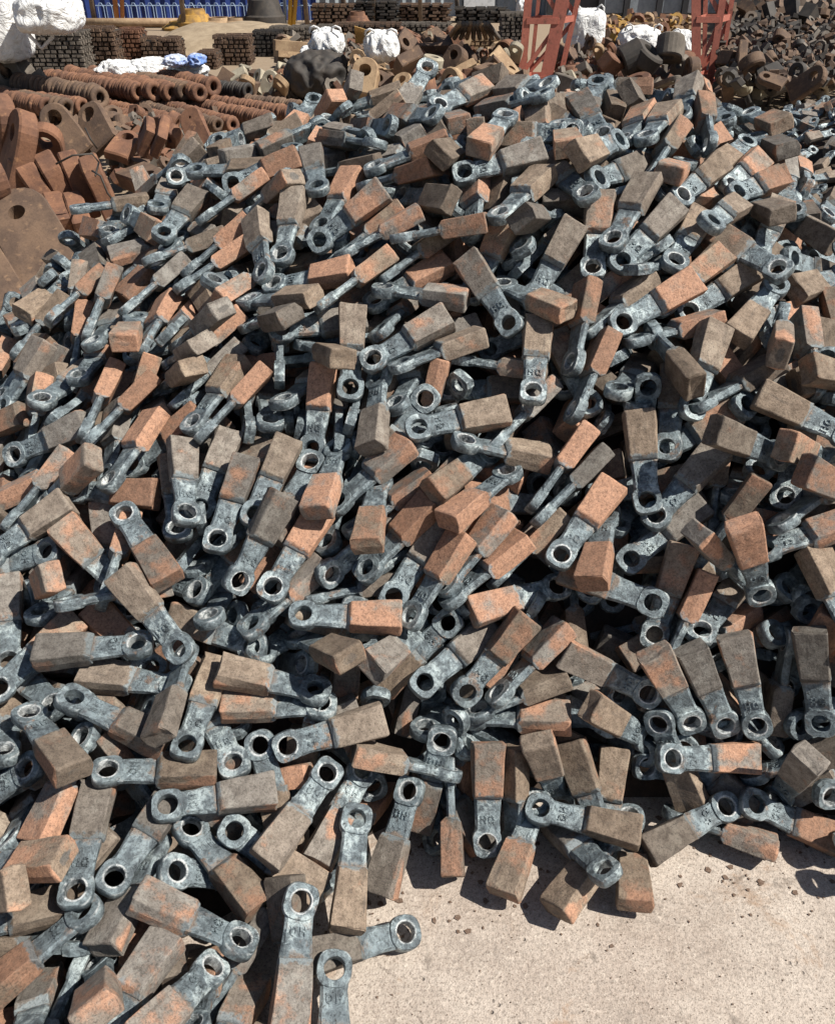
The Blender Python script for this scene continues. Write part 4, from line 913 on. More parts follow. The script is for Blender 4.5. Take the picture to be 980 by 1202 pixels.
    (-1.143,.997,.157,.584,.246,.138,-.761,0), (-1.192,1.089,.121,.953,-.087,-.004,-.292,1), (-1.020,1.055,.141,.522,-.077,-.336,.780,1),
    (-.978,1.297,.203,.026,.104,.341,.934,1), (-1.246,1.547,.195,.934,.095,-.263,-.225,0), (-1.242,1.499,.328,.960,-.099,.060,.254,2),
    (-.982,2.896,.762,.313,.334,-.554,-.695,1), (-.853,.929,.072,.501,.453,-.419,-.607,1), (-1.109,1.000,.079,.987,.150,-.053,.028,0),
    (-1.030,1.238,.202,.600,.371,.027,-.708,0), (-.890,1.950,.530,.334,.554,-.524,-.554,2), (-1.091,2.104,.514,.931,-.140,-.206,.267,2),
    (-.930,2.674,.814,.507,-.102,-.211,.829,0), (-1.034,2.937,.850,.958,-.257,-.088,.094,2), (-.994,3.098,.852,.878,-.379,-.082,-.281,1),
    (-.908,1.854,.452,.915,.222,-.110,-.317,2), (-.747,2.568,.867,.405,.184,.448,.775,2), (-.787,3.354,.943,.913,-.086,-.171,.360,0),
    (-.683,1.299,.249,.942,-.237,.192,.138,1), (-.550,1.984,.639,.449,.180,.151,-.862,0), (-.577,2.373,.800,.634,-.088,-.428,.638,0),
    (-.683,2.562,.883,.934,.040,-.247,.257,0), (-.764,2.894,.919,.794,-.597,-.029,-.110,0), (-.509,3.418,.942,.168,-.099,-.311,-.930,2),
    (-.446,1.910,.558,.759,-.195,-.524,.333,0), (-.502,2.807,.999,.633,-.589,-.453,.217,1), (-.185,2.624,1.085,.068,.252,.136,-.956,2),
    (-.116,2.700,1.035,.114,.005,.399,.910,2), (-.216,2.736,1.081,.929,.157,-.054,-.330,0), (-.075,2.706,1.107,.585,-.190,-.299,.729,1),
    (.266,2.441,1.067,.707,.190,-.154,.663,1), (.226,2.858,1.146,.771,.025,.013,-.636,2), (.187,3.276,1.112,.767,.108,-.252,-.580,1),
    (.311,2.446,1.112,.937,-.107,-.158,.293,2), (.397,2.599,1.151,.194,.262,.342,.881,0), (.475,2.477,1.122,.850,-.296,-.279,.334,1),
    (.661,2.560,1.108,.800,-.205,-.394,.402,0), (.871,2.926,1.159,.126,-.089,-.663,-.733,2), (.928,2.702,1.157,.510,-.178,-.305,.785,1),
    (.708,3.105,1.206,.622,-.752,.050,.211,0), (1.105,1.700,.569,.412,.278,-.229,-.837,0), (1.154,1.603,.593,.405,-.114,-.401,.814,1),
    (.967,1.827,.675,.937,.249,.008,.243,0), (1.136,2.123,.798,.334,.139,-.063,.930,2), (1.085,3.104,1.099,.052,-.221,-.139,-.964,1),
    (1.388,1.158,.089,.199,.158,.092,.963,0), (1.326,1.247,.167,.173,.082,.296,.936,2), (1.336,1.475,.413,.127,-.053,-.329,.934,2),
    (1.142,1.453,.392,.742,.298,-.240,.550,1), (1.152,1.781,.711,.906,.271,.259,-.196,2), (1.069,1.894,.734,.953,.196,.091,-.214,1),
    (1.304,1.976,.748,.003,-.027,-.189,.982,0), (1.143,2.262,.813,.642,.545,-.265,-.470,0), (1.139,2.498,.925,.769,.002,.249,-.589,0),
    (1.202,2.735,1.058,.668,-.365,-.170,.626,1), (1.223,3.249,.986,.876,.153,-.046,-.454,2), (1.462,1.177,.143,.443,.157,.195,-.861,1),
    (1.246,1.352,.289,.979,-.139,.114,-.100,0), (1.415,1.410,.330,.124,.049,-.379,.916,1), (1.298,1.609,.509,.464,.761,-.157,-.426,2),
    (1.512,1.901,.639,.416,.035,.258,-.871,1), (1.253,1.816,.634,.949,.253,-.050,.182,1), (1.345,2.071,.724,.588,.003,.221,-.778,0),
    (1.386,2.237,.736,.437,.194,-.499,-.723,2), (1.431,2.337,.759,.165,-.114,-.108,-.974,0), (1.418,2.593,.831,.458,.112,.026,-.882,1),
    (1.400,2.632,.866,.167,-.103,.200,-.960,2), (1.291,2.719,.938,.763,.277,.163,.561,1), (1.364,3.002,.850,.953,.021,.050,-.297,0),
    (1.338,2.892,.906,.805,.079,.055,.586,0), (1.556,1.126,.143,.194,.369,-.331,-.847,1), (1.497,1.161,.199,.921,.272,.249,-.124,0),
    (1.487,1.416,.319,.471,.556,-.146,-.670,2), (1.722,1.469,.372,.069,.057,-.520,-.850,0), (1.425,1.564,.506,.860,-.440,-.039,.255,0),
    (1.589,1.704,.520,.028,-.079,-.492,-.866,1), (1.567,2.068,.712,.286,.512,-.288,-.757,0), (1.571,1.864,.616,.747,.164,-.050,.642,2),
    (1.453,2.252,.748,.970,.101,.145,.168,1), (1.526,2.515,.780,.766,.453,.040,-.454,0), (1.601,2.608,.750,.396,.141,.168,.891,0),
    (1.520,2.913,.774,.573,-.295,.125,-.754,2), (1.506,2.853,.757,.453,.152,.012,.878,0), (1.435,2.971,.895,.817,-.038,.499,.287,2),
    (1.752,1.324,.218,.597,.075,.176,-.779,0), (1.541,1.289,.307,.885,.187,.172,.390,1), (1.788,1.514,.416,.439,.234,.100,-.862,0),
    (1.734,1.630,.480,.335,.339,-.163,-.864,0), (1.712,1.880,.558,.724,.079,.162,-.666,0), (1.592,1.792,.562,.833,.162,.030,.528,2),
    (1.607,1.906,.601,.765,-.250,-.289,.519,1), (1.771,2.301,.714,.210,.048,.119,-.969,1), (1.712,2.432,.661,.746,-.109,.092,-.650,0),
    (1.673,2.459,.725,.891,-.263,.270,.251,0), (1.842,2.539,.645,.110,.161,.070,.978,0), (1.613,3.127,.642,.722,-.292,.231,-.583,0),
    (2.034,1.084,.145,.123,.076,.003,.990,1), (1.866,1.380,.320,.682,.409,.036,-.605,0), (1.827,1.567,.446,.857,.240,.259,-.376,1),
    (1.825,1.709,.455,.876,.074,.078,-.470,1), (2.042,1.752,.441,.238,-.064,-.307,-.919,0), (1.912,1.813,.500,.584,-.042,-.485,.649,1),
    (1.897,1.883,.504,.688,.048,-.270,.672,0), (1.802,2.151,.636,.947,.081,.112,.289,1), (1.889,2.409,.627,.730,.061,.211,.647,0),
    (1.803,2.641,.616,.979,-.069,.154,.113,0), (1.749,2.833,.625,.903,-.123,.293,-.290,2), (1.873,3.628,.160,.540,-.236,-.149,-.794,2),
    (-1.506,1.557,.069,.556,.429,-.480,-.525,0), (-1.615,1.800,.071,.882,.111,-.288,-.358,1), (-1.396,2.174,.249,.380,-.459,-.753,.279,1),
    (-1.480,2.548,.309,.297,-.302,-.208,.882,0), (-1.161,1.090,.060,.095,.131,-.573,-.803,0), (-1.201,1.308,.097,.240,.207,-.603,-.732,1),
    (-1.355,1.313,.121,.727,-.423,-.396,.368,0), (-1.324,1.821,.217,.420,.649,-.495,-.396,0), (-1.167,1.807,.304,.449,-.072,.001,.890,1),
    (-1.255,2.639,.524,.063,.431,-.422,-.795,1), (-1.407,2.679,.451,.915,-.121,-.245,.298,1), (-1.147,1.047,.051,.617,-.192,-.561,.517,1),
    (-1.099,1.203,.127,.487,-.086,-.380,.782,1), (-1.026,1.476,.239,.024,.177,.140,-.974,1), (-.868,.998,.064,.419,-.003,-.092,.903,2),
    (-1.144,1.202,.071,.957,.156,-.231,.083,2), (-1.052,1.282,.130,.751,-.307,-.393,.433,1), (-.989,1.617,.292,.903,-.243,.164,-.314,2),
    (-.998,1.970,.460,.857,-.206,-.346,.320,1), (-.910,2.227,.540,.743,.044,-.294,.600,1), (-.567,2.518,.826,.020,-.169,-.165,.971,1),
    (-.683,2.771,.917,.642,.302,.056,-.702,0), (-.806,2.862,.901,.921,-.353,.109,-.124,1), (-.675,3.254,.886,.724,-.439,.010,-.532,1),
    (-.361,2.088,.642,.293,.128,.234,-.918,0), (-.563,2.720,.931,.872,-.232,.257,-.347,1), (-.326,1.991,.592,.868,-.236,-.321,.297,0),
    (-.004,2.454,.956,.073,.041,.499,.862,1), (-.083,2.907,1.104,.319,.450,-.122,-.825,1), (.135,1.844,.454,.770,.404,-.389,.305,0),
    (.208,3.158,1.090,.007,.049,-.325,-.944,0), (.485,1.742,.486,.737,.204,-.176,.620,1), (.761,2.496,1.053,.308,.117,.227,-.917,1),
    (.606,2.963,1.093,.601,.360,-.574,-.424,1), (.675,1.636,.477,.906,.389,.005,.164,1), (.910,2.517,.889,.512,-.029,-.246,-.822,0),
    (1.005,1.875,.644,.590,.616,-.019,-.522,1), (1.109,2.027,.661,.685,.016,.145,-.714,0), (.846,3.020,1.114,.822,-.555,.000,.126,2),
    (1.140,1.472,.299,.934,.146,-.229,.233,1), (1.257,1.593,.504,.070,.251,.361,-.895,2), (1.201,1.775,.596,.476,.160,.295,-.812,1),
    (1.335,1.831,.530,.016,-.256,-.270,-.928,0), (1.179,2.078,.710,.929,.156,.088,.323,1), (1.355,2.287,.717,.195,.211,.161,.944,0),
    (1.277,3.035,.972,.613,.027,.125,-.780,0), (1.290,1.246,.096,.927,.358,-.113,-.004,1), (1.216,1.369,.229,.869,.333,-.136,.340,1),
    (1.395,1.643,.492,.593,.427,.169,-.662,1), (1.455,1.813,.534,.156,.088,-.458,-.871,2), (1.403,1.891,.559,.786,-.138,-.390,.459,1),
    (1.340,2.353,.686,.963,.023,-.005,-.268,2), (1.388,2.346,.726,.853,-.335,-.081,.393,1), (1.305,2.584,.811,.730,-.595,.336,.000,1),
    (1.228,2.875,.892,.923,-.108,.142,-.341,0), (1.287,3.023,.928,.840,-.105,.377,-.375,1), (1.202,3.200,.860,.830,-.366,.127,-.401,2),
    (1.741,1.232,.099,.186,.018,.317,-.930,0), (1.461,1.124,.090,.884,-.271,-.243,.293,1), (1.602,1.516,.335,.576,.170,.277,-.750,0),
    (1.462,1.674,.483,.545,.572,-.061,-.610,2), (1.531,1.611,.380,.680,-.242,-.574,.388,0), (1.666,1.892,.530,.056,-.090,.184,-.977,0),
    (1.432,2.695,.774,.918,-.191,.280,.207,0), (1.738,1.127,.138,.784,-.450,-.289,.314,0), (1.787,1.479,.284,.411,.177,.002,-.894,0),
    (1.717,1.740,.416,.441,-.080,.200,-.871,0), (1.787,1.850,.501,.638,-.365,-.460,.498,0), (-1.739,.754,.024,.870,.058,-.226,-.434,0),
    (-1.831,.690,.066,.975,.037,-.047,.212,2), (-1.617,.809,.072,.427,-.421,-.663,.449,0), (-1.699,1.085,.125,.714,.043,-.257,-.649,2),
    (-1.654,1.299,.175,.655,.127,-.131,-.733,2), (-1.682,1.315,.211,.337,.303,.002,-.891,1), (-1.791,1.258,.078,.847,.013,-.349,.401,0),
    (-1.668,1.602,.194,.288,.351,-.519,-.724,0), (-1.642,1.585,.317,.533,-.471,-.004,.703,1), (-1.745,1.646,.179,.670,-.445,-.505,.313,1),
    (-1.673,1.990,.287,.656,.369,-.026,-.658,0), (-1.676,2.079,.332,.099,.408,.059,-.906,1), (-1.700,2.264,.326,.612,.365,-.108,-.693,0),
    (-1.828,2.347,.170,.877,.170,-.286,-.347,1), (-1.701,2.538,.276,.697,.170,-.347,-.603,1), (-1.665,2.465,.359,.435,-.349,-.222,.800,1),
    (-1.679,2.804,.294,.649,-.190,-.050,-.735,0), (-1.707,.573,.035,.967,-.171,-.110,.155,0), (-1.452,.604,.124,.331,-.082,-.148,.928,2),
    (-1.501,.725,.127,.324,.188,.300,.877,1), (-1.542,1.111,.204,.556,.246,.010,-.794,2), (-1.523,1.064,.232,.503,-.124,-.155,.841,1),
    (-1.652,1.391,.248,.869,-.325,.131,-.350,0), (-1.622,1.352,.205,.697,-.571,-.429,.068,0), (-1.653,1.621,.272,.771,.219,.015,-.598,0),
    (-1.510,1.580,.304,.379,-.425,-.549,.612,0), (-1.388,1.817,.361,.018,-.084,.127,.988,0), (-1.617,2.038,.349,.735,.341,-.040,-.585,1),
    (-1.566,2.197,.361,.815,.196,-.298,-.457,2), (-1.664,2.125,.240,.847,.084,-.508,.131,2), (-1.572,2.222,.362,.480,.326,.209,.787,0),
    (-1.662,2.499,.395,.855,-.331,-.232,-.326,1), (-1.640,2.627,.472,.799,.383,-.086,-.455,1), (-1.601,2.541,.389,.571,-.512,-.606,.214,0),
    (-1.459,3.078,.426,.190,-.214,.307,.907,1), (-1.466,.573,.091,.940,.086,-.043,.329,1), (-1.400,.591,.092,.536,-.200,-.633,.521,1),
    (-1.323,.834,.198,.096,-.082,-.153,.980,1), (-1.276,1.004,.251,.027,.308,-.528,-.791,0), (-1.245,1.166,.231,.005,-.055,.139,-.989,1),
    (-1.497,1.317,.311,.912,-.390,.124,.045,0), (-1.402,1.458,.402,.025,-.461,.535,.707,0), (-1.458,1.567,.357,.370,.730,-.351,-.456,0),
    (-1.308,1.602,.428,.059,-.292,-.137,.945,0), (-1.459,1.888,.381,.664,.178,-.151,-.710,0), (-1.547,1.885,.397,.847,-.490,-.159,.136,2),
    (-1.489,2.191,.416,.797,-.226,-.016,-.560,2), (-1.499,2.043,.484,.776,-.271,-.121,.557,0), (-1.334,2.246,.544,.034,-.162,.008,.986,1),
    (-1.485,2.515,.537,.695,.343,-.167,-.610,0), (-1.525,2.936,.432,.548,-.602,-.314,-.489,2), (-1.529,2.981,.487,.776,.195,.244,.547,0),
    (-1.190,.559,.157,.311,.229,.152,-.910,1), (-1.437,.573,.094,.890,-.447,-.085,.022,0), (-1.265,.662,.180,.782,-.012,-.048,.621,1),
    (-1.295,.777,.132,.713,-.025,-.382,.587,0), (-1.364,.931,.274,.607,-.579,-.355,.412,1), (-1.424,1.090,.276,.772,-.583,-.206,.146,2),
    (-1.306,1.351,.404,.693,.492,.094,-.518,0), (-1.317,1.230,.314,.681,-.215,-.276,.644,0), (-1.128,1.459,.378,.107,.041,.102,.988,0),
    (-1.355,1.759,.454,.797,.304,.026,-.522,1), (-1.370,1.650,.334,.854,.107,-.287,.420,0), (-1.211,1.815,.467,.393,-.369,-.761,.362,0),
    (-1.166,2.149,.589,.164,-.050,-.212,.962,0), (-1.077,.229,.039,.618,-.177,-.537,.546,0), (-1.088,.344,.052,.591,-.055,-.356,.722,1),
    (-1.157,.729,.111,.738,.459,-.360,-.340,1), (-1.003,.715,.239,.127,-.119,.569,.804,0), (-1.037,.955,.197,.161,-.046,-.309,-.936,2),
    (-1.102,.886,.160,.655,.248,-.292,.651,2), (-1.185,1.063,.252,.947,.169,-.133,.238,1), (-1.216,1.117,.305,.891,.105,-.042,.439,1),
    (-1.218,1.448,.355,.944,.113,-.119,-.288,0), (-1.141,1.622,.455,.466,.656,-.413,-.427,0), (-1.169,2.500,.756,.791,-.056,-.215,.570,1),
    (-.983,.183,.065,.494,-.349,-.444,.661,0), (-.993,.573,.208,.294,.482,-.221,-.795,1), (-.914,.576,.212,.351,.014,.584,.732,2),
    (-.981,.851,.177,.758,.004,-.045,-.651,2), (-.884,.792,.141,.193,.362,.042,.911,1), (-.962,1.251,.384,.534,-.269,-.535,.597,1),
    (-1.041,3.098,.940,.669,-.299,-.213,.647,1), (-1.122,3.519,.849,.825,-.447,-.087,-.334,1), (-.801,.282,.091,.256,.069,.414,.871,2),
    (-.911,.419,.093,.606,-.487,-.446,.443,2), (-.808,.558,.182,.035,-.154,-.092,.983,1), (-.985,.795,.147,.972,.021,-.188,-.138,2),
    (-.821,3.247,1.098,.147,.354,.030,-.923,2), (-.703,.283,.033,.228,.312,.352,.852,1), (-.766,.546,.130,.735,.237,-.109,-.626,2),
    (-.750,3.588,1.022,.607,-.369,-.280,.645,0), (-.500,.269,.079,.405,-.284,-.413,.765,2), (-.696,.349,.048,.825,.189,-.197,.495,0),
    (-.435,.201,.051,.487,-.277,-.398,.726,0), (-.337,.467,.036,.108,-.286,-.518,-.799,1), (-.291,3.522,1.103,.020,.065,.271,.960,2),
    (-.525,3.725,1.075,.427,-.730,-.276,.457,2), (-.424,.338,.122,.986,.139,.091,-.025,1), (-.227,.539,.090,.443,.324,-.301,-.780,0),
    (-.371,.518,.076,.857,-.098,-.070,.502,0), (-.296,.540,.135,.955,.045,.282,.074,0), (-.278,3.643,1.150,.576,-.813,.057,.062,1),
    (-.081,3.080,1.254,.606,-.544,-.433,.385,0), (.238,3.412,1.162,.279,.035,-.322,.904,1), (.381,3.571,1.207,.295,.277,-.698,-.591,2),
    (.502,3.318,1.216,.400,.133,-.564,-.710,1), (.588,3.116,1.315,.445,-.219,.160,.854,0), (.468,3.353,1.249,.632,-.765,-.002,.128,0),
    (.978,3.403,1.216,.079,.001,-.159,-.984,0), (.994,1.289,.221,.838,.425,-.167,-.299,1), (1.032,1.329,.460,.860,-.142,-.369,.322,0),
    (1.161,1.368,.601,.381,.095,.158,.906,0), (1.196,1.664,.730,.203,.295,-.354,-.864,0), (1.265,1.074,.154,.544,.167,-.407,.715,2),
    (1.062,1.322,.362,.959,.166,.122,-.194,1), (1.148,1.374,.529,.829,.431,.255,-.251,1), (1.119,1.401,.649,.806,-.428,-.025,.408,1),
    (1.319,1.525,.559,.523,-.050,-.759,.383,2), (1.336,1.675,.703,.109,.210,.467,.852,1), (1.160,1.902,.885,.936,.167,.289,.110,0),
    (1.216,1.868,.883,.753,.084,.151,.635,2), (1.268,3.155,1.108,.576,-.019,-.108,.810,0), (1.297,3.187,1.027,.526,.150,.344,.763,0),
    (1.489,1.188,.249,.118,.058,-.418,-.899,1), (1.223,1.294,.364,.947,-.312,-.068,.032,1), (1.471,1.462,.525,.259,.118,.089,-.955,1),
    (1.506,1.597,.667,.259,.303,.157,-.904,0), (1.356,1.567,.620,.841,-.196,-.282,.419,0), (1.372,1.716,.700,.644,.079,-.324,.689,0),
    (1.285,2.031,.893,.848,-.318,.387,-.173,0), (1.453,1.976,.799,.291,-.160,-.686,.647,0), (1.385,2.298,.854,.589,.266,-.470,-.602,2),
    (1.282,2.322,.949,.981,-.116,.121,.102,2), (1.575,3.304,.810,.143,-.111,-.776,-.605,2), (1.448,1.185,.344,.441,.653,-.087,-.609,2),
    (1.606,1.171,.348,.379,.189,.210,.881,1), (1.458,1.256,.420,.889,.231,.030,.394,1), (1.395,1.456,.537,.914,-.197,-.185,.303,1),
    (1.429,1.658,.718,.978,.008,.206,.006,1), (1.415,1.792,.727,.966,.177,.108,-.151,1), (1.483,2.032,.804,.678,-.023,.243,-.693,2),
    (1.435,1.999,.853,.948,.119,.220,.196,0), (1.625,2.193,.803,.068,-.154,.103,-.980,2), (1.825,1.064,.220,.078,.040,-.337,-.938,1),
    (1.703,1.089,.300,.207,.118,.172,.956,0), (1.739,1.247,.280,.056,-.296,-.122,-.946,0), (1.751,1.404,.413,.333,.041,-.300,-.893,2),
    (1.741,1.660,.574,.491,.064,.266,-.827,2), (1.704,1.696,.647,.490,.098,.250,-.829,1), (1.747,1.822,.693,.050,-.052,-.523,-.849,0),
    (1.678,1.820,.703,.578,.030,-.270,.770,2), (1.589,3.012,.845,.853,-.009,.406,.327,1), (1.745,3.184,.633,.294,.056,-.222,.928,1),
    (1.835,1.047,.235,.719,-.195,-.498,.445,2), (1.872,1.227,.395,.077,.197,-.207,-.955,1), (1.915,1.500,.513,.304,.031,.253,-.918,2),
    (1.869,1.550,.484,.144,.232,-.221,.936,1), (1.746,1.738,.632,.746,.157,-.091,-.641,0), (1.888,1.880,.737,.321,.416,-.153,-.837,2),
    (1.743,1.783,.677,.866,.243,.126,.418,1), (1.773,3.049,.599,.843,.050,-.231,-.484,1), (1.730,3.117,.634,.549,-.805,.207,.089,1),
    (1.901,1.105,.308,.740,.274,.226,-.571,0), (2.004,1.295,.385,.669,.169,.185,-.699,2), (1.877,1.369,.496,.737,.317,.289,-.523,1),
    (2.073,1.404,.393,.076,.211,-.287,.931,0), (1.865,1.466,.469,.985,.018,-.074,.153,1), (2.076,1.559,.472,.488,.067,-.601,.629,0),
    (2.052,1.745,.552,.143,.220,-.169,.950,1), (1.928,1.793,.695,.698,-.323,-.150,.621,0), (2.011,2.869,.565,.389,.071,-.222,.891,2),
)

RUSTW = ('grey-brown', 'rust-mottled', 'orange-rusted')


def zone(p):
    if p.z < .13 and p.y < 1.35 and p.x > -.1:
        return 'on the concrete at the foot'
    if p.y < .85:
        return 'in the toe lapping the concrete'
    if p.z < .28:
        return 'low above the bare concrete' if p.x > -.1 else 'low on the off-concrete flank'
    if p.z < .58:
        return 'a third up the heap'
    if p.x < -.55:
        return 'on the flank facing rusty slabs'
    if p.z < .95:
        return 'two thirds up the heap'
    if p.x > .45:
        return 'near the crest before the trestles'
    return 'near the crest away from trestles'


def hammer_label(p, q, rust, lettered):
    a = q @ Vector((1, 0, 0))
    z = q @ Vector((0, 0, 1))
    lie = abs(z.z)
    pose_ = 'lying flat' if lie > .72 else ('half rolled' if lie > .40 else 'on edge')
    if a.z > .42:
        way = 'head high'
    elif a.z < -.42:
        way = 'head low'
    elif abs(a.x) > .75:
        way = 'eye towards the slabs' if a.x > 0 else 'eye away from the slabs'
    else:
        way = 'eye downhill' if a.y > 0 else 'eye uphill'
    return '%s%s hammer %s, %s, %s' % ('lettered ' if lettered else '', RUSTW[rust], pose_, way, zone(p))


def hammer_color(rust, rg):
    return ((rg.uniform(0, .2), rg.uniform(.2, .44), rg.uniform(.42, .82))[rust], rg.random(), rg.random(), 1)


rg = random.Random(11)
for i, (x, y, z, qw, qx, qy, qz, rust) in enumerate(HAMMERS):
    q = Quaternion((qw, qx, qy, qz)).normalized()
    p = Vector((x, y, z))
    t = empty('hammer', p, q)
    mid = p + q @ Vector((.12, 0, 0))
    lettered = rg.random() < .75 and (q @ Vector((0, 0, 1))).dot((CAM - mid).normalized()) > .45
    tag(t, hammer_label(mid, q, rust, lettered), 'hammer', 'steel hammers heaped in the yard')
    hm, sm, em, lm = VAR[rg.randrange(len(VAR))]
    c = hammer_color(rust, rg)
    parts = [mesh_obj('head', hm, None, t), mesh_obj('shank', sm, None, t), mesh_obj('eye_ring', em, None, t)]
    if lettered:
        parts.append(mesh_obj('lettering', lm, None, parts[1]))
    for o in parts:
        o.color = c


def hammer_mass(name, rows, label, group=None):
    """many hammers as one mesh"""
    V, Fc, LP, HC, MI = [], [], [], [], []
    rg = random.Random(23)
    src = []
    for trio in LOWV:
        src.append([([v.co.copy() for v in me.vertices], [tuple(f.vertices) for f in me.polygons]) for me in trio])
    for (x, y, z, qw, qx, qy, qz, rust) in rows:
        q = Quaternion((qw, qx, qy, qz)).normalized().to_matrix()
        p = Vector((x, y, z))
        c = hammer_color(rust, rg)
        for k, (vs, fs) in enumerate(rg.choice(src)):
            o = len(V)
            for v in vs:
                V.append(p + q @ v)
                LP.extend(v)
                HC.extend(c)
            for f in fs:
                Fc.append([i + o for i in f])
                MI.append(0 if k == 0 else 1)
    me = bpy.data.meshes.new(name)
    me.from_pydata(V, [], Fc)
    me.materials.append(HEAD_S)
    me.materials.append(SHANK_S)
    me.polygons.foreach_set('material_index', MI)
    me.attributes.new('lp', 'FLOAT_VECTOR', 'POINT').data.foreach_set('vector', LP)
    me.attributes.new('hc', 'FLOAT_COLOR', 'POINT').data.foreach_set('color', HC)
    o = mesh_obj(name, me)
    tag(o, label, 'hammer heap', kind='stuff')
    return o


# one more stands on its head just outside the frame; its shadow falls into the picture
foot = at_z(1066, 1062, 0)
MASS = MASS + ((foot.x, foot.y, .228, .70, .05, .71, .03, 0), (foot.x + .03, foot.y + .07, .226, .69, -.05, .71, .06, 1))
hammer_mass('hammer_heap', MASS, 'the mass of further steel hammers heaped under and behind the rest')

# ------------------------------------------------------------------ dark core added as shade under the heap, crumbs on the concrete
CORE_SHADE = simple('shade_core', (.035, .027, .022), (.06, .042, .032), 30, .95, bump=.6)  # near-black colour stands in for the shade deep between the hammers
GX, GY, GZ = ((-2.0, -1.7, -1.4, -1.1, -0.8, -0.5, -0.2, 0.1, 0.4, 0.7, 1.0, 1.3, 1.6, 1.9, 2.2), (0.3, 0.61, 0.91, 1.22, 1.53, 1.83, 2.14, 2.45, 2.75, 3.06, 3.37, 3.67, 3.98, 4.29, 4.59, 4.9), (
    (-0.29, -0.21, -0.15, -0.12, -0.11, -0.13, -0.18, -0.24, -0.29, -0.33, -0.35, -0.33, -0.29, -0.24, -0.2),
    (-0.24, -0.15, -0.08, -0.05, -0.04, -0.06, -0.13, -0.2, -0.24, -0.29, -0.31, -0.27, -0.2, -0.15, -0.11),
    (-0.2, -0.08, -0.0, 0.03, 0.03, -0.01, -0.1, -0.18, -0.18, -0.22, -0.24, -0.15, -0.07, -0.02, 0.01),
    (-0.17, -0.03, 0.08, 0.13, 0.13, 0.11, 0.04, -0.04, -0.09, -0.09, -0.02, 0.1, 0.14, 0.15, 0.14),
    (-0.16, 0.0, 0.14, 0.23, 0.29, 0.32, 0.32, 0.3, 0.29, 0.33, 0.4, 0.39, 0.36, 0.32, 0.28),
    (-0.16, 0.03, 0.21, 0.35, 0.45, 0.51, 0.54, 0.56, 0.58, 0.63, 0.64, 0.58, 0.52, 0.46, 0.38),
    (-0.16, 0.07, 0.3, 0.47, 0.59, 0.68, 0.76, 0.82, 0.86, 0.87, 0.79, 0.69, 0.61, 0.53, 0.45),
    (-0.18, 0.11, 0.4, 0.6, 0.73, 0.83, 0.94, 1.02, 1.06, 1.04, 0.92, 0.77, 0.66, 0.54, 0.42),
    (-0.23, 0.11, 0.46, 0.67, 0.82, 0.93, 1.02, 1.09, 1.12, 1.12, 1.05, 0.87, 0.66, 0.47, 0.32),
    (-0.32, 0.01, 0.38, 0.67, 0.87, 0.96, 1.04, 1.09, 1.1, 1.11, 1.09, 0.88, 0.59, 0.35, 0.17),
    (-0.4, -0.12, 0.27, 0.64, 0.89, 0.95, 1.01, 1.03, 1.03, 1.02, 0.97, 0.76, 0.45, 0.2, 0.01),
    (-0.4, -0.21, 0.16, 0.53, 0.79, 0.89, 0.92, 0.91, 0.91, 0.91, 0.86, 0.67, 0.37, 0.09, -0.12),
    (-0.4, -0.31, 0.02, 0.37, 0.63, 0.75, 0.75, 0.73, 0.72, 0.74, 0.75, 0.62, 0.33, 0.03, -0.2),
    (-0.4, -0.4, -0.11, 0.18, 0.41, 0.52, 0.53, 0.5, 0.5, 0.53, 0.56, 0.47, 0.23, -0.03, -0.25),
    (-0.4, -0.4, -0.26, -0.02, 0.17, 0.26, 0.27, 0.26, 0.26, 0.28, 0.29, 0.23, 0.07, -0.14, -0.33),
    (-0.4, -0.4, -0.4, -0.23, -0.08, -0.0, -0.0, -0.02, -0.02, -0.01, 0.0, -0.04, -0.14, -0.29, -0.4)))
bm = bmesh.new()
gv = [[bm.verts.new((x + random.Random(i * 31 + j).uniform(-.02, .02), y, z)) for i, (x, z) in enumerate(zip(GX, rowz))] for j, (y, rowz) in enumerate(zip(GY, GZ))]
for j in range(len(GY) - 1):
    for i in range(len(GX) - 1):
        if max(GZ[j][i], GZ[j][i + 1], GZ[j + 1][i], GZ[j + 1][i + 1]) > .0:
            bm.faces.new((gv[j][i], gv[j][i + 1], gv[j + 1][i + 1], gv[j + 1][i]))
o = mesh_obj('shade_core', to_mesh('shade_core', bm, True), CORE_SHADE)
tag(o, 'dark core sheet standing in for shade under the heap of hammers', 'shade core', kind='stuff')

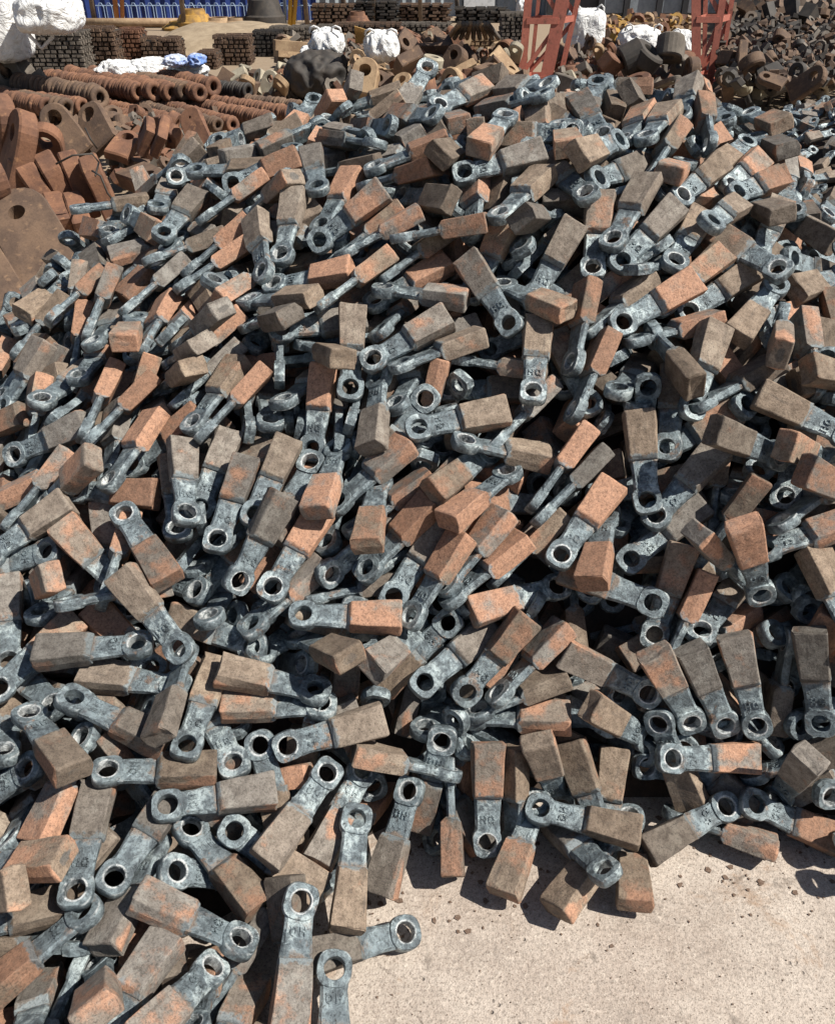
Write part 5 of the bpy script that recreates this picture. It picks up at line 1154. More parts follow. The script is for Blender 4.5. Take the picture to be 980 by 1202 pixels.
rg = random.Random(4)
CRUMB = simple('crumb', (.10, .06, .04), (.17, .12, .09), 300, .9)
bm = bmesh.new()
for k in range(420):
    px, py = rg.uniform(380, 990), 1210 - abs(rg.gauss(0, 1)) ** 1.0 * 110 if rg.random() < .5 else rg.uniform(960, 1210)
    p = at_z(px, py, 0)
    s = rg.choice((.0007, .0007, .001, .001, .0015, .0024))
    M = Matrix.Translation((p.x, p.y, s * .4)) @ Quaternion((rg.random(), rg.random(), rg.random(), rg.random())).normalized().to_matrix().to_4x4()
    vs = [bm.verts.new(M @ (Vector(c) * s * rg.uniform(.6, 1.3))) for c in ((1, 0, -.6), (-.5, .9, -.6), (-.5, -.9, -.6), (.1, 0, .8))]
    for f in ((0, 1, 2), (0, 3, 1), (1, 3, 2), (2, 3, 0)):
        bm.faces.new([vs[i] for i in f])
for k in range(260):                         # thin rust flakes shed along the toe of the heap
    px = rg.uniform(370, 990)
    py = 1010 + rg.gauss(0, 1) * 45 + (70 if px < 480 else 0)
    p = at_z(px, py, 0)
    s = rg.choice((.002, .003, .003, .005, .008))
    a0 = rg.uniform(0, 6.28)
    vs = [bm.verts.new((p.x + s * rg.uniform(.5, 1.2) * math.cos(a0 + q * 1.257), p.y + s * rg.uniform(.5, 1.2) * math.sin(a0 + q * 1.257), .0008 + rg.uniform(0, .0012))) for q in range(5)]
    vt = [bm.verts.new(v.co + Vector((0, 0, .001))) for v in vs]
    bm.faces.new(vt)
    for q in range(5):
        bm.faces.new((vs[q], vs[(q + 1) % 5], vt[(q + 1) % 5], vt[q]))
o = mesh_obj('rust_crumbs', to_mesh('rust_crumbs', bm), CRUMB)
tag(o, 'loose rust crumbs scattered on the bare concrete', 'crumbs', kind='stuff')

# ------------------------------------------------------------------ yard materials
RUST = simple('old_rust', (.205, .100, .058), (.115, .058, .038), 7, .85, bump=.5, bscale=60, c3=(.30, .155, .08))
RUSTB = simple('brown_rust', (.15, .095, .062), (.085, .055, .040), 6, .85, bump=.5, bscale=60, c3=(.24, .15, .09))
TAN = simple('tan_cast', (.36, .25, .15), (.24, .155, .09), 6, .8, bump=.4, bscale=50, c3=(.45, .33, .2))
GREYC = simple('grey_cast', (.17, .145, .12), (.10, .085, .07), 7, .85, bump=.4, bscale=50)
DARKC = simple('black_cast', (.03, .027, .025), (.06, .05, .042), 6, .7, bump=.4, bscale=40)
PALE = simple('pale_cast', (.40, .36, .27), (.28, .24, .18), 6, .8, bump=.3, bscale=50)
YELC = simple('yellow_cast', (.42, .24, .05), (.22, .13, .05), 9, .8, bump=.3, bscale=50)
RED = simple('red_paint', (.48, .165, .115), (.38, .125, .09), 3, .6, bump=.15, bscale=30, c3=(.20, .085, .06))
def bag_material(name, c1, c2):
    n = N(name)
    v = n.coord()
    h = n.noise(v, 5, 5, .6, None, 2.5)
    c = n.mix(n.ramp(n.noise(v, 3, 4, .6), .4, .65), c1, c2)
    n.bump(h, 1.0, .06)
    return n.done(c, .65, 0, .3)


BAG = bag_material('white_bag', (.78, .78, .77), (.66, .66, .66))
BLUEBAG = simple('blue_print', (.12, .22, .52), (.6, .63, .7), 5, .7)
YELB = simple('yellow_board', (.62, .40, .14), (.50, .30, .10), 3, .7)
BLUE = simple('blue_sheet', (.012, .030, .150), (.016, .042, .20), .7, .6)
WIRE = simple('white_wire', (.34, .44, .58), (.24, .33, .48), 3, .5)
WOOD = simple('weathered_wood', (.22, .17, .13), (.14, .105, .08), 5, .9)
ORP = simple('orange_pole', (.50, .22, .08), (.40, .17, .07), 5, .6)
YEP = simple('yellow_pole', (.62, .38, .05), (.50, .30, .06), 5, .6)
GWALL = simple('grey_sheet', (.30, .34, .37), (.24, .27, .30), .6, .7)
SHED = simple('shed_sheet', (.22, .24, .28), (.16, .175, .20), .5, .7)
DKFR = simple('dark_frame', (.04, .042, .048), (.03, .03, .033), 3, .6)
WHITEP = simple('white_panel', (.70, .72, .73), (.6, .62, .64), 1, .6)
DIRT = simple('tan_dirt', (.34, .265, .18), (.25, .19, .125), 4, .95, bump=.6, bscale=30)
BARK = simple('bark', (.20, .155, .12), (.12, .09, .07), 6, .95)


# ------------------------------------------------------------------ second heap of the same hammers
def mound_h(x, y):
    d = math.hypot((x - 4.1) / 2.75, (y - 6.5) / 2.3)
    return max(0.0, .82 * (1 - d ** 1.7))


rg = random.Random(77)
rows = []
yy = 4.1
while yy < 8.6:
    xx = 1.4
    while xx < 5.6:
        x, y = xx + rg.uniform(-.08, .08), yy + rg.uniform(-.08, .08)
        h = mound_h(x, y)
        if h > .04:
            n_ = Vector(((mound_h(x - .1, y) - mound_h(x + .1, y)) / .2, (mound_h(x, y - .1) - mound_h(x, y + .1)) / .2, 1)).normalized()
            th = rg.uniform(0, 2 * math.pi)
            a = Vector((math.cos(th), math.sin(th), 0))
            a = (a - n_ * a.dot(n_) + n_ * rg.uniform(-.5, .5)).normalized()
            z = (n_ - a * n_.dot(a)).normalized()
            z = Quaternion(a, rg.choice((0, .3, -.6, 1.2, 1.5))) @ z
            q = Matrix((a, z.cross(a), z)).transposed().to_quaternion()
            p = Vector((x, y, h + rg.uniform(-.01, .05))) - a * .12
            p.z = max(p.z, .04)
            rows.append((*p, *q, rg.choice((0, 0, 1, 1, 2))))
        xx += .155
    yy += .15
hammer_mass('hammer_heap', rows, 'lower second heap of the same hammers behind the big one')
bm = bmesh.new()
gv = [[bm.verts.new((1.2 + i * .25, 4 + j * .25, mound_h(1.2 + i * .25, 4 + j * .25) - .06)) for i in range(24)] for j in range(21)]
for j in range(20):
    for i in range(23):
        bm.faces.new((gv[j][i], gv[j][i + 1], gv[j + 1][i + 1], gv[j + 1][i]))
o = mesh_obj('shade_core', to_mesh('shade_core', bm, True), CORE_SHADE)  # the same dark sheet again, added to blacken this heap's gaps as shade
tag(o, 'dark core sheet standing in for shade under the lower second heap', 'shade core', kind='stuff')


# ------------------------------------------------------------------ large rusty castings
def slab_mesh(w_, Lb, t_, hole, seed, flare=1.0, seg=20):
    """plate hammer: rounded eye end at the origin, body along +x"""
    rg = random.Random(seed)
    ang = [2 * math.pi * k / seg for k in range(seg)]
    cor = math.atan2(w_ / 2 * flare, Lb)
    ang += [cor, 2 * math.pi - cor, cor * .5, 2 * math.pi - cor * .5]
    ang = sorted(set(round(a, 5) for a in ang))
    bm = bmesh.new()
    prof = []
    for z, b in ((t_ / 2, .012), (t_ / 2 - .012, 0), (-t_ / 2 + .012, 0), (-t_ / 2, .012)):
        ring_ = []
        for a in ang:
            c, s = math.cos(a), math.sin(a)
            if c <= 1e-6:
                r_ = w_ / 2
            else:
                k = (flare - 1) / Lb
                ry = 1e9 if abs(s) < 1e-6 else (w_ / 2) / max(1e-6, abs(s) - c * k * w_ / 2)
                if ry < 0:
                    ry = 1e9
                r_ = min(Lb / c, ry)
            r_ -= b
            ring_.append(bm.verts.new((r_ * c, r_ * s, z)))
        prof.append(ring_)
    for z in (-t_ / 2, t_ / 2):
        prof.append([bm.verts.new((hole * math.cos(a), hole * math.sin(a), z)) for a in ang])
    n_ = len(ang)
    for i in range(len(prof)):
        A, B = prof[i], prof[(i + 1) % len(prof)]
        for k in range(n_):
            bm.faces.new((A[k], A[(k + 1) % n_], B[(k + 1) % n_], B[k]))
    o_ = Vector((rg.uniform(0, 90), 0, 0))
    for v in bm.verts:
        v.co += noise.noise_vector(v.co * 9 + o_) * .006
    return to_mesh('slab', bm)


def pose(o, e, t, roll=0, zref=None):
    """put local origin at e with +x towards t, face normal towards the camera then rolled"""
    e, t = Vector(e), Vector(t)
    a = (t - e).normalized()
    zr = Vector(zref) if zref else (CAM - e).normalized()
    z = (zr - a * zr.dot(a)).normalized()
    z = Quaternion(a, R(roll)) @ z
    o.rotation_mode = 'QUATERNION'
    o.location = e
    o.rotation_quaternion = Matrix((a, z.cross(a), z)).transposed().to_quaternion()


# eye pixel, eye height, tail pixel, tail height, width, length, thickness, hole radius, roll, label
SLABS = (
    (24, 256, .40, 78, 346, .10, .36, .50, .11, .050, 0, 'flat brown slab hammer with a round hole, beside the heap'),
    (-48, 290, .36, 8, 384, .06, .36, .50, .11, .050, 0, 'flat brown slab hammer split off beside the holed slab'),
    (32, 204, .45, 62, 250, .20, .26, .30, .125, .045, 84, 'rusty slab hammer on edge, outermost of the leaning row'),
    (60, 202, .45, 84, 246, .20, .26, .30, .125, .045, 86, 'rusty slab hammer on edge, second of the leaning row'),
    (86, 200, .45, 104, 246, .20, .26, .30, .12, .045, 88, 'rusty slab hammer on edge, third of the leaning row'),
    (112, 206, .45, 132, 250, .20, .26, .30, .12, .045, 92, 'rusty slab hammer on edge, wire-bound end of the leaning row'),
    (66, 247, .25, 84, 292, .10, .24, .26, .12, .045, 82, 'rounded rusty slab end tucked against the heap edge'),
    (90, 247, .25, 106, 290, .10, .24, .26, .12, .045, 86, 'rounded rusty slab end nearest the hammer heap'),
    (34, 232, .22, 60, 268, .12, .22, .26, .11, .045, 70, 'rusty slab hammer tilted above the holed flat slab'),
    (2, 138, .75, 2, 200, .40, .30, .40, .12, .055, 72, 'thick rusty slab hammer standing with rounded top'),
    (26, 158, .68, 10, 232, .30, .30, .42, .12, .055, 74, 'thick rusty slab hammer leaning on the standing one'),
    (54, 163, .58, 60, 200, .35, .22, .30, .10, .050, 14, 'standing rusty slab hammer with dark eye hole showing'),
    (66, 140, .55, 92, 176, .35, .24, .34, .08, .062, 8, 'leaning brown slab hammer with wide eye, beside its twin'),
    (108, 137, .55, 128, 178, .35, .24, .34, .08, .062, 26, 'leaning brown slab hammer with wire looped through its eye'),
    (176, 213, .40, 122, 190, .34, .22, .36, .11, .050, 48, 'fallen brown slab hammer with ring end against the heap'),
    (150, 165, .42, 128, 196, .30, .18, .24, .08, .045, 30, 'small brown slab hammer half buried behind the heap'),
    (-14, 208, .60, -10, 260, .30, .28, .36, .12, .050, 60, 'rusty slab hammer behind the flat holed slab'),
    (190, 150, .55, 182, 190, .40, .18, .26, .07, .04, 80, 'curved rusty slab on edge behind the heap shoulder'),
    (172, 152, .52, 172, 190, .40, .2, .26, .07, .045, 70, 'ochre slab on edge behind the heap shoulder'),
    (225, 140, .50, 236, 168, .35, .2, .30, .06, .0, 20, 'thin rusty plate leaning behind the heap'),
)
for k, (ex, ey, ez, tx, ty, tz, w_, Lb, t_, hl, roll, lab) in enumerate(SLABS):
    o = mesh_obj('slab_hammer', slab_mesh(w_, Lb, t_, max(hl, .012), 40 + k), RUST if k not in (0, 1, 12, 13, 14) else RUSTB)
    pose(o, at_z(ex, ey, ez), at_z(tx, ty, tz), roll)
    tag(o, lab, 'slab hammer', 'rusty slab hammers beside the heap')

# binding wires on the leaning row
for pts, lab in ((((66, 192, .6), (85, 182, .66), (108, 180, .66), (116, 190, .6), (112, 206, .56)), 'bent black binding wire over the leaning slab row'),
                 (((108, 200, .58), (118, 206, .56), (126, 226, .45), (134, 236, .4)), 'black binding wire trailing off the leaning slab row'),
                 (((100, 150, .62), (106, 162, .58), (114, 174, .5)), 'black binding wire hanging from the wide eye')):
    bm = bmesh.new()
    tube(bm, [at_z(*p) for p in pts], .006, 6)
    tag(mesh_obj('binding_wire', to_mesh('binding_wire', bm, True), DARKC), lab, 'wire')


# ------------------------------------------------------------------ rows of rusty rings
def ring_row(p0, p1, r_, seed, mat, lab):
    rg = random.Random(seed)
    p0, p1 = Vector(p0), Vector(p1)
    d = p1 - p0
    n_ = max(4, int(d.length / (r_ * .42)))
    z = d.normalized()
    x = Vector((0, 0, 1)).cross(z).normalized()
    B = Matrix((x, z.cross(x), z)).transposed().to_4x4()
    root = empty('ring_row', p0)
    pitch = d.length / n_
    segs = 14
    for part, (a, b) in (('rings', (0, n_ - 1)), ('end_ring', (n_ - 1, n_))):
        bm = bmesh.new()
        for i in range(a, b):
            rr = r_ * rg.uniform(.9, 1.06)
            h = pitch * .46
            M = Matrix.Translation(d * ((i + .5) / n_) + Vector((rg.uniform(-.1, .1) * r_, 0, rg.uniform(-.1, .1) * r_))) @ B @ Matrix.Rotation(rg.uniform(-.12, .12), 4, 'X')
            lathe(bm, [(rr * .86, h), (rr, h * .45), (rr, -h * .45), (rr * .86, -h), (r_ * .45, -h), (r_ * .45, h)], segs, M)
        mesh_obj(part, to_mesh(part, bm, True), mat, root)
    tag(root, lab, 'ring row', 'rows of rusty rings strung in the yard')


RROWS = (
    (20, 97, 118, 113, .34, .115), (60, 92, 163, 107, .34, .105), (84, 88, 183, 107, .34, .105), (110, 87, 201, 107, .34, .10),
    (136, 87, 219, 107, .34, .10), (158, 88, 235, 109, .34, .09), (172, 86, 251, 102, .36, .10),
    (-30, 108, 57, 126, .26, .10), (0, 112, 80, 127, .26, .10), (30, 116, 98, 125, .26, .095),
    (96, 124, 190, 146, .18, .075), (118, 122, 226, 147, .18, .075), (150, 121, 256, 147, .18, .075), (176, 119, 275, 146, .18, .075),
    (200, 118, 318, 141, .18, .085), (220, 116, 345, 134, .2, .085), (232, 112, 352, 126, .2, .08),
    (88, 133, 150, 156, .14, .08), (112, 138, 190, 166, .14, .08),
)
for k, (x0, y0, x1, y1, z, r_) in enumerate(RROWS):
    ring_row(at_z(x0, y0, z), at_z(x1, y1, z), r_, 60 + k, RUST if k % 4 else RUSTB,
             'long row of strung rusty rings with open end hole' if k < 7 else ('short row of strung rusty rings by the slabs' if k < 10 or k > 16 else 'slender row of strung rusty rings in front'))
ring_row(at_z(205, 97, .3), at_z(292, 107, .3), .09, 99, DARKC, 'black row of strung rings among the rusty rows')


# ------------------------------------------------------------------ stacks of small castings
def casting_stack(x0, x1, yt, yb, cw, ch, mat, lab, seed, depth=.5, jit=.12):
    rg = random.Random(seed)
    b0, b1 = at_z(x0, yb, 0), at_z(x1, yb, 0)
    D = (b0.y + b1.y) / 2
    top = at_y((x0 + x1) / 2, yt, D).z
    W_ = b1.x - b0.x
    nx, nz = max(2, round((x1 - x0) / cw)), max(2, round((yb - yt) / ch))
    sx, sz = W_ / nx, top / nz
    ny = max(2, int(depth / sx))
    root = empty('casting_stack', ((b0.x + b1.x) / 2, D, 0))
    bm = bmesh.new()
    for k in range(nz):
        for i in range(nx):
            for j in range(ny):
                if 0 < j and k < nz - 1 and 0 < i < nx - 1:
                    continue
                if k == nz - 1 and rg.random() < .18:
                    continue
                c = ((i + .5 + (.5 if k % 2 else 0) * .45 - .1) * sx - W_ / 2 + rg.uniform(-jit, jit) * sx, j * sx + rg.uniform(-jit, jit) * sx, (k + .5) * sz)
                # each casting: a lug with a thin web, so that dark gaps stay between them
                box(bm, c, (sx * rg.uniform(.62, .74), sx * .9, sz * rg.uniform(.6, .72)))
                box(bm, (c[0] + sx * .1, c[1] + sx * .25, c[2] + sz * .42), (sx * .95, sx * .35, sz * .3))
    mesh_obj('castings', to_mesh('castings', bm), mat, root)
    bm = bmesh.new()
    box(bm, (0, depth * .55, top * .46), (W_ * .9, depth * .75, top * .9))  # solid black box added inside, painted-in shade behind the gaps
    mesh_obj('gap_shade_box', to_mesh('gap_shade_box', bm), DARKC, root)
    tag(root, lab, 'casting stack', 'stacks of small castings')


STACKS = (
    (28, 104, 37, 87, 7.6, 5.2, GREYC, 'broad grey stack of small castings under the white bag'),
    (100, 141, 32, 80, 7, 5.5, RUSTB, 'brown stack of castings beside the broad grey one'),
    (140, 170, 34, 76, 6, 5.2, RUST, 'rust-red stack of castings with square gaps'),
    (170, 214, 44, 78, 6.5, 5, RUSTB, 'ragged brown stack of castings by the dirt mound'),
    (234, 256, 60, 81, 5.5, 4.5, RUSTB, 'low stack of castings behind the white sacks'),
    (253, 296, 41, 76, 6, 5, RUSTB, 'dark brown stack of castings on the dirt mound'),
    (297, 331, 36, 66, 6, 5, DARKC, 'nearly black stack of castings past the dirt mound'),
    (318, 372, 31, 54, 6, 4.5, GREYC, 'grey stack of castings near the yellow pole'),
    (373, 398, 30, 54, 6, 4.5, GREYC, 'narrow grey stack of castings behind the white sacks'),
    (392, 470, 27, 55, 6, 4.5, RUSTB, 'long brown-grey stack of castings behind the yellow board'),
    (470, 530, 27, 50, 6, 4.5, GREYC, 'dim grey stack of castings in the yard centre'),
    (550, 587, 43, 68, 6.5, 5, TAN, 'tan stack of castings with neat gaps'),
    (586, 614, 15, 64, 6, 4.5, GREYC, 'tall grey stack of castings behind the red trestle'),
    (366, 416, 4, 29, 9, 4, RUSTB, 'layered brown stack far behind by the posts'),
    (415, 468, 0, 28, 12, 3.6, DARKC, 'dark layered stack far behind between two posts'),
    (466, 528, 4, 27, 12, 3.6, RUSTB, 'wide layered stack far behind the grey building front'),
    (534, 596, 8, 26, 12, 3.4, DARKC, 'low dark layered stack before the white door panel'),
    (846, 872, 23, 44, 9, 4.5, TAN, 'tan slatted stack beside the right-hand trestle'),
    (868, 894, 24, 46, 6, 4.5, DARKC, 'black stack of castings before the bare trees'),
    (676, 712, 38, 62, 7, 5, RUSTB, 'brown stack behind the open white bag'),
)
for k, s in enumerate(STACKS):
    casting_stack(*s[:7], s[7], 200 + k)

# ------------------------------------------------------------------ dirt mound
bm = bmesh.new()
c = at_z(258, 62, 0)
gv = []
for j in range(14):
    gv.append([])
    for i in range(22):
        u, v = i / 21 * 2 - 1, j / 13 * 2 - 1
        x, y = c.x + u * 1.5, c.y + 1.6 + v * 2.0
        gv[-1].append(bm.verts.new((x, y, -.03 + .36 * max(0, 1 - u ** 4) * max(0, 1 - v * v) + noise.noise(Vector((x * 2, y * 2, 0))) * .06)))
for j in range(13):
    for i in range(21):
        bm.faces.new((gv[j][i], gv[j][i + 1], gv[j + 1][i + 1], gv[j + 1][i]))
o = mesh_obj('dirt_mound', to_mesh('dirt_mound', bm, True), DIRT)
o['kind'] = 'structure'


# ------------------------------------------------------------------ bags
def sack(px, py, zc, wpx, hpx, dm, seed, mat, name, lab, cat, crumple=.10, square=2.6, group=None):
    """crumpled woven bag about the pixel centre, base on what carries it"""
    rg = random.Random(seed)
    c = at_z(px, py, zc)
    pxm = (c - CAM).dot(FW) / 980
    a, b, cz = wpx * pxm / 2, dm / 2, hpx * pxm / 2
    bm = bmesh.new()
    bmesh.ops.create_icosphere(bm, subdivisions=5, radius=1)
    o_ = Vector((rg.uniform(0, 90), rg.uniform(0, 90), 0))
    for v in bm.verts:
        n_ = v.co.normalized()
        k = (abs(n_.x) ** square + abs(n_.y) ** square + abs(n_.z) ** square) ** (-1 / square)
        f = noise.noise(n_ * 1.6 + o_) * 1.1 - abs(noise.noise(Vector((n_.x * 3.4, n_.y * 3.4, n_.z * 1.3)) + o_)) * 1.5 - abs(noise.noise(Vector((n_.x * 7, n_.y * 7, n_.z * 3)) + o_)) * .5 + .5
        k *= 1 + crumple * f
        v.co = Vector((n_.x * a * k, n_.y * b * k, n_.z * cz * k))
    o = mesh_obj(name, to_mesh(name, bm, True), mat)
    o.location = c
    tag(o, lab, cat, group)
    if name == 'bulk_bag':                   # sewn lifting loops at the top corners, a seam band round the belly
        for sx_ in (-.62, .62):
            bm = bmesh.new()
            tube(bm, [(a * sx_ - .06, -b * .5, cz * .80), (a * sx_ - .05, -b * .55, cz * 1.08), (a * sx_, -b * .6, cz * 1.2), (a * sx_ + .05, -b * .55, cz * 1.08), (a * sx_ + .06, -b * .5, cz * .80)], .014, 6)
            mesh_obj('lifting_loop', to_mesh('lifting_loop', bm, True), BAG, o)
    return o


sack(4, 24, .95, 48, 84, .7, 1, BAG, 'bulk_bag', 'big white bulk bag with lifting loops by the castings', 'bag', .05, 4)
o = bpy.context.scene.objects['bulk_bag']
bm = bmesh.new()
c0 = at_z(14, 50, .85) - o.location
pts = [Vector((c0.x - .1, -.36, .08)), Vector((c0.x - .12, -.42, -.1)), Vector((c0.x, -.46, -.22)), Vector((c0.x + .12, -.42, -.12)), Vector((c0.x + .14, -.34, .12))]
tube(bm, pts, .022, 8)
mesh_obj('lifting_loop', to_mesh('lifting_loop', bm, True), BAG, o)
sack(58, 15, 1.05, 66, 42, .8, 2, BAG, 'bulk_bag', 'white bulk bag lying across the broad grey casting stack', 'bag', .07, 3.4)
sack(140, 83, .42, 52, 22, .5, 3, BAG, 'sack_heap', 'crumpled white sacks lying on the ring rows', 'sacks', .22, 2.2)
sack(178, 81, .42, 56, 24, .5, 4, BAG, 'sack_heap', 'white sacks heaped beside the blue-printed ones', 'sacks', .22, 2.2)
sack(222, 82, .42, 46, 20, .5, 5, BAG, 'sack_heap', 'flat white sacks at the end of the ring rows', 'sacks', .2, 2.2)
sack(206, 71, .55, 28, 12, .35, 6, BLUEBAG, 'printed_sack', 'white sack with blue print on top of the sacks', 'sack', .25, 2.2)
sack(230, 70, .55, 20, 14, .3, 7, BLUEBAG, 'printed_sack', 'upright blue-printed sack end at the sacks edge', 'sack', .25, 2.2)
sack(384, 52, .6, 40, 34, .6, 8, BAG, 'bulk_bag', 'white bag crumpled beside the black tarpaulin', 'bag', .16, 2.3)
sack(448, 54, .62, 40, 32, .6, 9, BAG, 'bulk_bag', 'white bag slumped under the yellow board', 'bag', .12, 2.6)
sack(366, 60, .45, 26, 12, .4, 10, BAG, 'sack', 'small white sack before the tan timbers', 'sack', .2, 2.3)
sack(686, 36, .42, 44, 46, .7, 11, BAG, 'bulk_bag', 'tall white bulk bag behind the first red trestle', 'bag', .07, 4)
sack(750, 50, .32, 54, 34, .7, 12, BAG, 'bulk_bag', 'round white bulk bag behind the black ring hammers', 'bag', .12, 2.4)
sack(800, 50, .3, 34, 26, .6, 13, BAG, 'bulk_bag', 'small white bulk bag beside the second red trestle', 'bag', .12, 2.4)
sack(612, 12, .5, 12, 24, .5, 14, BAG, 'bulk_bag', 'thin white bag seen through the red trestle', 'bag', .1, 3)
sack(372, 88, .3, 74, 50, .8, 15, DARKC, 'tarpaulin', 'black tarpaulin draped over castings behind the heap', 'tarpaulin', .16, 2.4)
sack(342, 104, .15, 40, 22, .5, 16, DARKC, 'tarpaulin', 'low fold of black tarpaulin by the ring rows', 'tarpaulin', .2, 2.4)
bm = bmesh.new()
pl = [at_z(417, 50, .62), at_z(416, 30, .86), at_z(460, 44, .68), at_z(462, 54, .55)]
for off in (0, .03):
    for p in pl:
        bm.verts.new(p + Vector((0, off, 0)))
bm.verts.ensure_lookup_table()
v = bm.verts
bm.faces.new([v[i] for i in (0, 1, 2, 3)])
bm.faces.new([v[i] for i in (7, 6, 5, 4)])
for i in range(4):
    bm.faces.new([v[i], v[(i + 1) % 4], v[4 + (i + 1) % 4], v[4 + i]])
tag(mesh_obj('yellow_board', to_mesh('yellow_board', bm), YELB), 'pointed yellow board leaning over the white bag', 'board')

# ------------------------------------------------------------------ single castings in the yard behind the heap
CM = {}
def cast_mesh(kind, mat):
    key = (kind, mat.name)
    if key in CM:
        return CM[key]
    if kind == 'slab':
        me = slab_mesh(.24, .30, .09, .055, 11)
    elif kind == 'long':
        me = slab_mesh(.16, .48, .07, .045, 12)
    elif kind == 'thick':
        me = slab_mesh(.26, .22, .20, .06, 13)
    elif kind == 'wedge':
        me = slab_mesh(.18, .34, .12, .04, 14, 1.5)
    elif kind == 'ring':
        bm = bmesh.new()
        lathe(bm, [(.14, .07), (.155, .05), (.155, -.05), (.14, -.07), (.075, -.07), (.065, -.05), (.065, .05), (.075, .07)], 24)
        me = to_mesh('ring', bm, True)
        me.set_sharp_from_angle(angle=R(35))
    elif kind == 'loop':
        bm = bmesh.new()
        tube(bm, [(0, -.13, 0), (.3, -.13, 0), (.42, -.09, 0), (.46, 0, 0), (.42, .09, 0), (.3, .13, 0), (0, .13, 0)], .032, 8)
        me = to_mesh('loop', bm, True)
    elif kind == 'block':
        rg = random.Random(5)
        bm = bmesh.new()
        vs = box(bm, (.15, 0, 0), (.30, .20, .15))
        for v in vs:
            if v.co.x > .2:
                v.co.y *= .8
                v.co.z *= .8
        bmesh.ops.bevel(bm, geom=list(bm.edges), offset=.014, segments=1, affect='EDGES')
        me = to_mesh('block', bm)
    me = me.copy()
    me.materials.clear()
    me.materials.append(mat)
    CM[key] = me
    return me


KINDNAME = dict(slab='slab_hammer', long='bar_hammer', thick='ring_hammer', wedge='wedge_hammer', ring='steel_ring', loop='bent_loop', block='cast_block')


def casting(kind, mat, e, t, roll, lab, group, s=1.0):
    o = mesh_obj(KINDNAME[kind], cast_mesh(kind, mat))
    pose(o, e, t, roll)
    o.scale = (s, s, s)
    tag(o, lab, KINDNAME[kind].replace('_', ' '), group)
    return o


G = 'castings lying in the yard'
ONES = (
    ('thick', TAN, 430, 88, .35, 424, 118, .1, 15, 1.25, 'big tan ring hammer with wide hole behind the heap crest'),
    ('ring', PALE, 508, 72, .42, 490, 78, .42, 60, .85, 'pale grey steel ring standing behind the heap crest'),
    ('long', RUST, 466, 78, .34, 505, 104, .12, 40, 1.3, 'long rusty bar hammer lying before the pale ring'),
    ('thick', RUSTB, 536, 66, .4, 518, 96, .1, 30, 1.0, 'brown ring hammer leaning right of the pale ring'),
    ('wedge', TAN, 530, 92, .2, 560, 80, .3, 40, 1.0, 'tan wedge hammer tipped behind the crest'),
    ('slab', RUSTB, 566, 92, .2, 586, 72, .4, 30, 1.0, 'brown slab hammer behind the crest by the trestle'),
    ('slab', TAN, 480, 62, .35, 484, 88, .1, 20, 1.0, 'tan slab hammer upright beside the rusty bar'),
    ('block', TAN, 556, 84, .25, 580, 92, .2, 20, 1.0, 'tan cast block behind the crest'),
    ('ring', DARKC, 758, 66, .5, 740, 72, .5, 35, 1.35, 'black steel ring standing behind the crest'),
    ('thick', DARKC, 742, 66, .5, 736, 96, .1, 55, 1.35, 'black ring hammer behind the standing black ring'),
    ('thick', GREYC, 786, 54, .6, 794, 92, .1, 20, 1.25, 'grey ring hammer with tall body by the second trestle'),
    ('ring', GREYC, 776, 92, .2, 784, 96, .2, 65, 1.0, 'grey steel ring half sunk behind the crest'),
    ('wedge', GREYC, 800, 74, .4, 792, 104, .1, 30, 1.1, 'grey wedge hammer beside the second trestle foot'),
    ('slab', PALE, 606, 56, .5, 598, 90, .1, 10, .8, 'pale slab hammer left of the first trestle'),
    ('long', PALE, 594, 62, .45, 592, 92, .1, 60, .8, 'thin pale bar hammer left of the first trestle'),
    ('slab', PALE, 666, 92, .2, 672, 112, .05, 15, .9, 'pale slab hammer at the first trestle foot'),
    ('long', TAN, 702, 56, .5, 714, 92, .1, 30, .9, 'brown bar hammer leaning right of the first trestle'),
    ('long', RUST, 718, 56, .5, 724, 92, .1, 60, .9, 'rusty bar hammer leaning beside the brown bar'),
    ('block', GREYC, 682, 78, .3, 694, 90, .15, 30, .8, 'grey cast block stacked right of the first trestle'),
    ('loop', PALE, 938, 112, .05, 934, 78, .5, 0, 1.0, 'pale bent steel loop standing in the side yard'),
    ('loop', PALE, 956, 114, .05, 955, 78, .5, 0, 1.0, 'thick pale steel loop beside the bent one'),
    ('loop', PALE, 972, 112, .05, 968, 72, .5, 40, 1.0, 'pale steel loop turned sideways'),
    ('slab', PALE, 902, 84, .4, 900, 108, .1, 10, .8, 'pale slab hammer standing in the side yard'),
    ('slab', TAN, 290, 95, .3, 288, 112, .1, 10, .8, 'tan slab hammer with hole standing past the ring rows'),
    ('slab', PALE, 318, 92, .3, 308, 114, .1, 20, .8, 'pale slab hammer propped past the ring rows'),
    ('slab', PALE, 304, 90, .3, 300, 114, .1, 60, .8, 'pale slab hammer on edge past the ring rows'),
    ('slab', TAN, 330, 96, .3, 328, 112, .1, 30, .8, 'brown slab hammer by the black tarpaulin'),
    ('slab', GREYC, 8, 84, .45, 20, 112, .2, 10, 1.2, 'dark slab hammer with eye before the bulk bag'),
    ('thick', GREYC, 26, 86, .4, 34, 106, .2, 60, 1.1, 'grey ring hammer by the end of the ring rows'),
    ('slab', RUSTB, -6, 78, .5, 4, 108, .2, 30, 1.3, 'brown slab hammer under the bulk bag loops'),
    ('block', GREYC, 44, 92, .4, 52, 96, .3, 30, 1.0, 'grey cast block before the broad stack'),
)
for (kd, mt, ex, ey, ez, tx, ty, tz, roll, s, lab) in ONES:
    casting(kd, mt, at_z(ex, ey, ez), at_z(tx, ty, tz), roll, lab, G, s)


